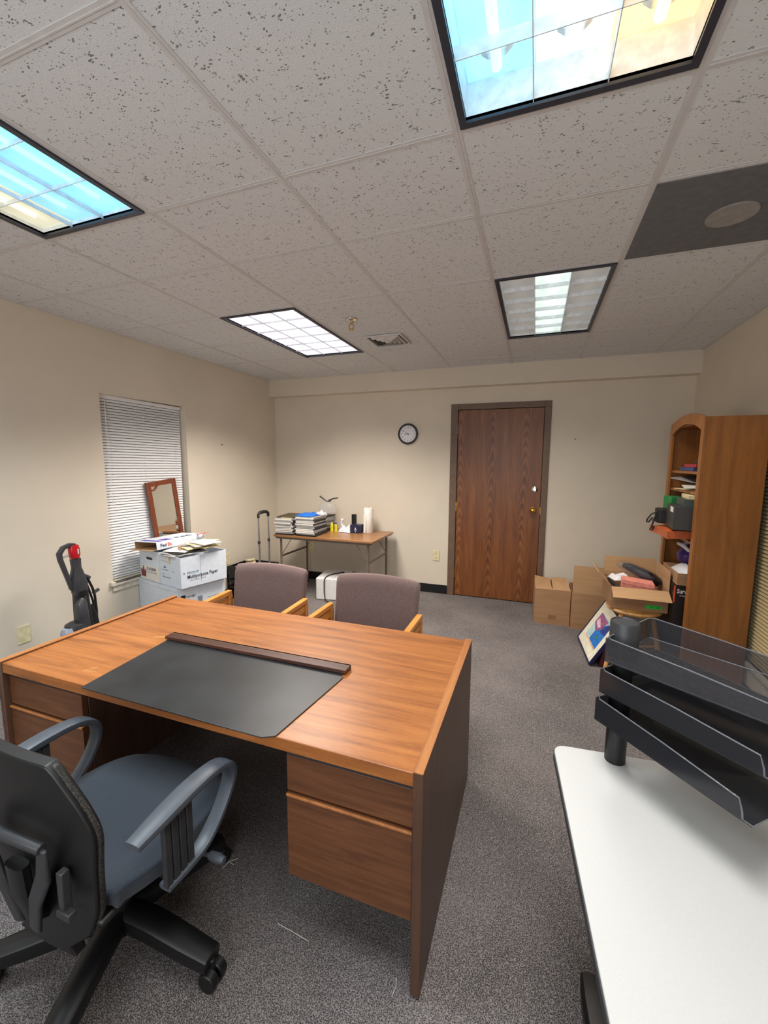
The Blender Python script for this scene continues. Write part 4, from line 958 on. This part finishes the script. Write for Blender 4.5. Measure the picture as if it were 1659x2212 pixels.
# on the shelves
S1 = 1.4375
for k, (x, y, w, d, h, c, lab) in enumerate(((2.0, 2.17, .12, .14, .026, plain('blue_cover', (66, 74, 120), .5), 'blue book lying flat on the top bookcase shelf'), (1.99, 2.10, .11, .10, .02, plain('red_cover', (170, 50, 60), .5), 'red book lying on the blue one on the top bookcase shelf'), (2.02, 2.06, .10, .09, .03, M['railwood'], 'dark brown book at the top of the short pile on the top shelf'))):
    zz = S1+(0, .027, .048)[k]
    solo('book', MB().box(-w, w, -d, d, 0, h), c, lab, 'book', (x, y, zz), .05*k, world=False, bev=.001)
S2 = 1.3055
for k, (x, y, a, c, lab, zz) in enumerate(((1.98, 2.15, .3, M['manila'], 'cream envelope flat on the second bookcase shelf', 0), (1.96, 2.08, -.2, M['paper'], 'white papers lying over the envelope on the second bookcase shelf', .014), (1.975, 2.20, .7, M['greypaper'], 'grey sheaf tilted on the papers on the second bookcase shelf', .034))):
    solo('envelope', MB().sheet(lambda u, v, k=k: ((u-.5)*.22, (v-.5)*.26, .006+(.012*v+.012*u if k else 0)+(.03*v if k == 2 else 0)), 4, 4, .006), c, lab, 'paper', (x, y, S2+zz), a, world=False)
S3 = .9755
solo('plastic_folder', MB().sheet(lambda u, v: (1.70+.37*u if False else 1.725+.36*u, 1.90+.44*v, S3+.058+.010*math.sin(5*u+3*v)*(1-u)-.06*max(0, .30-u)*v), 12, 8, .052), M['orange'], 'orange plastic envelope sticking out of the middle bookcase shelf', 'folder', (1.92, 2.1, S3))
T = thing('document_box', 'dark grey magazine box with pale files standing on the orange envelope in the bookcase', 'box', (1.895, 1.975, S3+.074), (0, 0, math.radians(-6)))
part(T, 'lower_box', MB().box(-.135, .16, -.12, .15, .0, .155), M['darkbox'], .002)
part(T, 'upper_box', MB().box(-.085, .16, -.115, .13, .1555, .205), M['darkgreen'], .002)
part(T, 'box_label', MB().box(-.1362, -.135, -.10, .0, .115, .15), M['paper'])
part(T, 'files', MB().box(-.06, .155, -.105, .12, .2055, .232), M['manila'], .002, label='cream file folders')
solo('green_box', MB().box(-.06, .06, -.07, .07, 0, .13), M['green'], 'green box behind the dark document box on the bookcase', 'box', (1.875, 2.30, S3+.14), .1, world=False, bev=.002)
T = thing('camera_pouch', 'small black pouch with a wrist strap poking out of the bookcase', 'pouch', (1.80, 2.205, S3+.08))
part(T, 'pouch_body', rbox(-.07, .07, -.06, .06, 0, .105, .02), M['rubber'], .008, seg=3)
part(T, 'wrist_strap', MB().tube([(-.065, .0, .08), (-.10, .0, .06), (-.125, .0, .02), (-.128, .0, .0), (-.115, 0, .0), (-.09, 0, .035)], .006, 6).tube([(-.065, -.01, .07), (-.085, -.01, .02), (-.095, -.01, -.035), (-.105, -.01, -.055), (-.09, -.01, -.06), (-.08, -.01, -.03)], .006, 6), M['rubber'])
# low shelf: purple bag, white items, carton and black box protruding
T = thing('survival_kit_box', 'black box with red edge and white lettering inside the foot of the bookcase', 'box', (1.955, 2.02, .0605), (0, 0, 0))
part(T, 'box_body', MB().box(-.165, .20, -.16, .20, .0, .615), plain('black_box', (26, 20, 20), .5), .002)
part(T, 'red_edge', MB().box(-.1665, -.160, -.1615, -.150, .50, .612), M['inkred'])
fr = frame((-.155, -.1607, .0), (1, 0, 0), (0, 0, 1))
text(T, 'lettering', 'Surviv', .042, M['paper'], fr @ Matrix.Translation((.004, .565, 0)), bold=.0006, sx=.72)
text(T, 'lettering', 'O', .044, plain('pale_pink_ink', (236, 180, 170), .6), fr @ Matrix.Translation((.082, .563, 0)), bold=.003)
text(T, 'lettering', 'complete meals', .014, M['paper'], fr @ Matrix.Translation((.02, .545, 0)))
T = thing('cardboard_carton', 'small tan carton full of pale papers on the black box in the bookcase', 'box', (1.965, 2.0, .676))
part(T, 'box_body', MB().box(-.165, .16, -.14, .20, 0, .004).box(-.165, .16, -.14, -.136, 0, .085).box(-.165, .16, .196, .20, 0, .085).box(-.165, -.161, -.136, .196, 0, .085).box(.156, .16, -.136, .196, 0, .085), M['cardboard'])
part(T, 'paper_fill', crumple(.31, .32, .11, 21, 18, 18).xf(Matrix.Translation((-.003, .03, .040))), M['bagwhite'], label='crumpled white plastic and paper')
solo('plastic_sack', MB().lathe([(.05, 0), (.105, .03), (.115, .08), (.08, .14), (.035, .17), (.02, .18)], n=16).xf(Matrix.Diagonal((.9, 1, .95, 1))), M['bagpurple'], 'glossy dark purple plastic sack below the orange envelope', 'bag', (1.955, 2.10, .77), world=False)
solo('cord_bundle', MB().tube([(0, -.04, .0), (-.03, -.02, .03), (-.06, .0, .045), (-.03, .03, .03), (.02, .05, .05)], [.012, .014, .01, .014, .01], 8), M['bagwhite'], 'small white bundle hanging at the neck of the purple sack', 'cord', (1.90, 2.05, .888), world=False)

# ------------------------------------------------------------------ cartons by the back wall
def openbox(name, lab, x0, x1, y0, y1, z0, z1, rz, flaps, th=.004, mat=None):
    cx, cy = (x0+x1)/2, (y0+y1)/2; T = thing(name, lab, 'box', (cx, cy, z0), (0, 0, rz)); w, d, h = (x1-x0)/2, (y1-y0)/2, z1-z0
    b = MB().box(-w, w, -d, d, 0, th).box(-w, w, -d, -d+th, th, h).box(-w, w, d-th, d, th, h).box(-w, -w+th, -d+th, d-th, th, h).box(w-th, w, -d+th, d-th, th, h)
    part(T, 'box_body', b, mat or M['cardboard'])
    for side, L, ang in flaps:   # ang from vertical up, positive = outward
        a = math.radians(ang); f = MB()
        if side in 'FB':
            s_ = -1 if side == 'F' else 1
            m = Matrix.Translation((0, s_*(d-.002), h)) @ Matrix.Rotation(-s_*a, 4, 'X'); f.box(-w+.003, w-.003, -.0018, .0018, .001, L, 0, m)
        else:
            s_ = -1 if side == 'L' else 1
            m = Matrix.Translation((s_*(w-.002), 0, h)) @ Matrix.Rotation(s_*a, 4, 'Y'); f.box(-.0018, .0018, -d+.003, d-.003, .001, L, 0, m)
        part(T, 'flap', f, M['cardin'])
    return T, w, d, h
T, w, d, h = openbox('cardboard_box', 'tan cardboard box next to the door, loosely closed flaps', .918, 1.222, 2.66, 3.02, 0, .33, math.radians(2), (('F', .02, -80),))
part(T, 'flap', MB().add([(-w, -d+.01, h+.001), (-.005, -d+.01, h-.012), (-.002, d-.01, h+.01), (-w+.004, d, h+.03)]+[(-w, -d+.01, h+.004), (-.005, -d+.01, h-.009), (-.002, d-.01, h+.013), (-w+.004, d, h+.033)], [(3,2,1,0),(4,5,6,7),(0,1,5,4),(1,2,6,5),(2,3,7,6),(3,0,4,7)]), M['cardin'])
part(T, 'flap', MB().add([(.0, -d+.01, h-.008), (w, -d, h+.0), (w-.004, d, h+.02), (.006, d-.01, h+.028)]+[(.0, -d+.01, h-.005), (w, -d, h+.003), (w-.004, d, h+.023), (.006, d-.01, h+.031)], [(3,2,1,0),(4,5,6,7),(0,1,5,4),(1,2,6,5),(2,3,7,6),(3,0,4,7)]), M['cardin'])
part(T, 'printed_mark', MB().box(-.03, .04, -d-.0007, -d, .05, .09), plain('faded_print', (140, 104, 74), .8))
T, w, d, h = openbox('cardboard_box', 'tan cardboard box with one tall raised flap, between its neighbour and the round stool', 1.235, 1.53, 2.62, 2.98, 0, .33, 0, (('F', .25, -2), ('B', .02, 60)))
# bentwood stool under open box
SX, SY, SZ = 1.600, 2.05, .448
T = thing('round_stool', 'light bentwood stool under the open cardboard box', 'stool', (SX, SY, 0))
part(T, 'seat', MB().lathe([(.14, SZ-.03), (.175, SZ-.026), (.182, SZ-.015), (.175, SZ-.004), (.13, SZ-.0)], n=40), M['lightwood'])
for a, rr in ((228, .30), (318, .22), (48, .20), (138, .11)):
    a = math.radians(a); d_ = Vector((math.cos(a), math.sin(a), 0)); q_ = min(.13, rr)
    part(T, 'leg', MB().tube([d_*q_+Vector((0, 0, SZ-.02)), d_*(q_+(rr-q_)*.5)+Vector((0, 0, .25)), d_*rr+Vector((0, 0, .0))], [.017, .018, .013], 12), M['lightwood'])
part(T, 'stretcher', MB().cyl((-.04, -.17, .2), (.12, -.11, .2), .008, n=8), M['lightwood'])
T, w, d, h = openbox('open_cardboard_box', 'open cardboard box with green tape and splayed flaps on the stool', 1.425, 1.785, 1.945, 2.30, .449, .607, 0, (('F', .11, 118), ('B', .15, 8), ('L', .13, 42), ('R', .14, 0)))
part(T, 'green_tape', MB().box(w-.135, w-.035, -d-.0008, -d, .022, .048), M['greentape'], label='strip of bright green tape')
part(T, 'tape_writing', MB().box(w-.10, w-.096, -d-.0012, -d-.0008, .030, .038).box(w-.062, w-.056, -d-.0012, -d-.0008, .030, .038), M['inkblack'])
T = thing('shoe_box', 'salmon pink shoe box inside the open cardboard box', 'box', (1.60, 2.03, .566), (math.radians(0), math.radians(5), math.radians(-6)))
part(T, 'box_body', MB().box(-.095, .095, -.06, .06, 0, .07), M['pink'], .001)
part(T, 'lid', MB().box(-.099, .099, -.064, .064, .055, .083), M['pink'], .001)
T = thing('wrapped_package', 'dark folded item in clear plastic wrap lying across the pink box', 'package', (1.635, 2.165, .622), (0, math.radians(20), math.radians(-18)))
part(T, 'dark_item', MB().tube([(-.13, 0, .055), (-.08, 0, .06), (0, .0, .058), (.08, 0, .052), (.135, 0, .04)], [.5, .9, 1.1, 1.25, .9], 12, flat=(.03, .042), upv=(0, 0, 1)), M['bagblack'])
part(T, 'plastic_wrap', MB().tube([(-.17, 0, .048), (-.10, 0, .052), (0, .0, .054), (.08, 0, .05), (.12, 0, .045)], [.5, 1.05, 1.2, 1.1, .6], 14, flat=(.033, .046), upv=(0, 0, 1)), M['wrapclear'])
solo('white_mailer', crumple(.13, .12, .05, 31), M['bagwhite'], 'crumpled clear and white packet at the left end of the wrapped dark item', 'package', (1.515, 2.165, .612), .3, world=False)
solo('black_handle', MB().tube([(1.44, 2.16, .606), (1.45, 2.09, .602), (1.475, 2.01, .594), (1.50, 1.97, .58)], .009, 8, flat=(1.4, .8)), M['rubber'], 'curved black strap over the left edge of the open box', 'strap', (1.46, 2.06, .59))

# ------------------------------------------------------------------ leaning picture
A0 = Vector((1.305, 1.90, .0)); A1 = Vector((1.272, 2.41, .0))
ax = (A0-A1).normalized(); lean = Vector((.20, 0, .345)); ay = (lean-ax*lean.dot(ax)).normalized(); an = ax.cross(ay)
Lp = (A0-A1).length; Hp = .40
m = Matrix((ax, ay, an)).transposed().to_4x4(); m.translation = A1+Vector((.012, 0, .012))
eu = m.to_euler()
T = thing('framed_picture', 'blue-framed picture of a tropical scene leaning against the boxes on the floor', 'picture', tuple(m.translation), tuple(eu))
fw2 = .010
part(T, 'frame', MB().box(0, Lp, 0, fw2, -.012, .012).box(0, Lp, Hp-fw2, Hp, -.012, .012).box(0, fw2, fw2, Hp-fw2, -.012, .012).box(Lp-fw2, Lp, fw2, Hp-fw2, -.012, .012).box(fw2, Lp-fw2, fw2, Hp-fw2, -.012, -.008), plain('navy_frame', (28, 26, 74), .35), .001)
part(T, 'mat_board', MB().box(fw2, Lp-fw2, fw2, Hp-fw2, -.008, .006), plain('cream_mat', (222, 218, 196), .6))
px0, px1, py0, py1 = .10, Lp-.09, .095, Hp-.085
z_ = .0062
part(T, 'print_ground', MB().box(px0, px1, py0, py1, .006, .0066), plain('pale_sky_print', (170, 205, 210), .5))
def poly(pts, c, nm, z):
    part(T, 'print_shape', MB().prism(pts, .0006, 'z', z), plain(nm, c, .5, var=.15, scale=60))
X = lambda u: px0+(px1-px0)*u
Y = lambda v: py0+(py1-py0)*v
poly([(X(.35), Y(0)), (X(1), Y(0)), (X(1), Y(.75)), (X(.8), Y(.9)), (X(.35), Y(.45))], (30, 110, 190), 'blue_water_print', .0066)
poly([(X(.62), Y(.5)), (X(1), Y(.55)), (X(1), Y(.98)), (X(.78), Y(.9))], (40, 60, 130), 'deep_blue_print', .0072)
poly([(X(.0), Y(.55)), (X(.38), Y(.35)), (X(.62), Y(.60)), (X(.70), Y(.95)), (X(.05), Y(.98))], (150, 90, 130), 'rose_print', .0078)
poly([(X(.08), Y(.62)), (X(.40), Y(.50)), (X(.5), Y(.62)), (X(.15), Y(.80))], (220, 190, 200), 'pale_rose_print', .0084)
part(T, 'red_rule', MB().box(px0, px1, py0-.010, py0-.006, .006, .0066), M['inkred'])
poly([(X(.60), Y(.25)), (X(.66), Y(.34)), (X(.78), Y(.30)), (X(.68), Y(.20))], (60, 130, 60), 'green_print', .0090)
solo('red_book', MB().box(-.02, .02, -.22, .0, 0, .14, m=Matrix.Rotation(math.radians(12), 4, 'Y')), plain('dark_red_cover', (70, 22, 28), .5), 'dark red flat case leaning behind the blue-framed picture', 'case', (1.395, 2.13, .005), world=False)

# ------------------------------------------------------------------ litter on the carpet
lint = plain('white_thread', (196, 196, 190), .8)
solo('thread', MB().tube([(-.142, -.275, .004), (-.135, -.245, .005), (-.115, -.225, .004)], .0012, 5).tube([(-.135, -.245, .005), (-.112, -.25, .004)], .0012, 5), lint, 'tiny white forked thread on the carpet beside the swivel chair', 'thread', (-.135, -.25, 0))
solo('thread', MB().tube([(.155, -.361, .003), (.215, -.366, .004), (.275, -.371, .003)], .001, 5), lint, 'thin straight white thread on the carpet below the desk drawers', 'thread', (.2, -.365, 0))
solo('thread', MB().tube([(.563, -.365, .003), (.567, -.385, .004), (.563, -.41, .003)], .001, 5), lint, 'short white thread on the carpet by the desk foot', 'thread', (.565, -.39, 0))
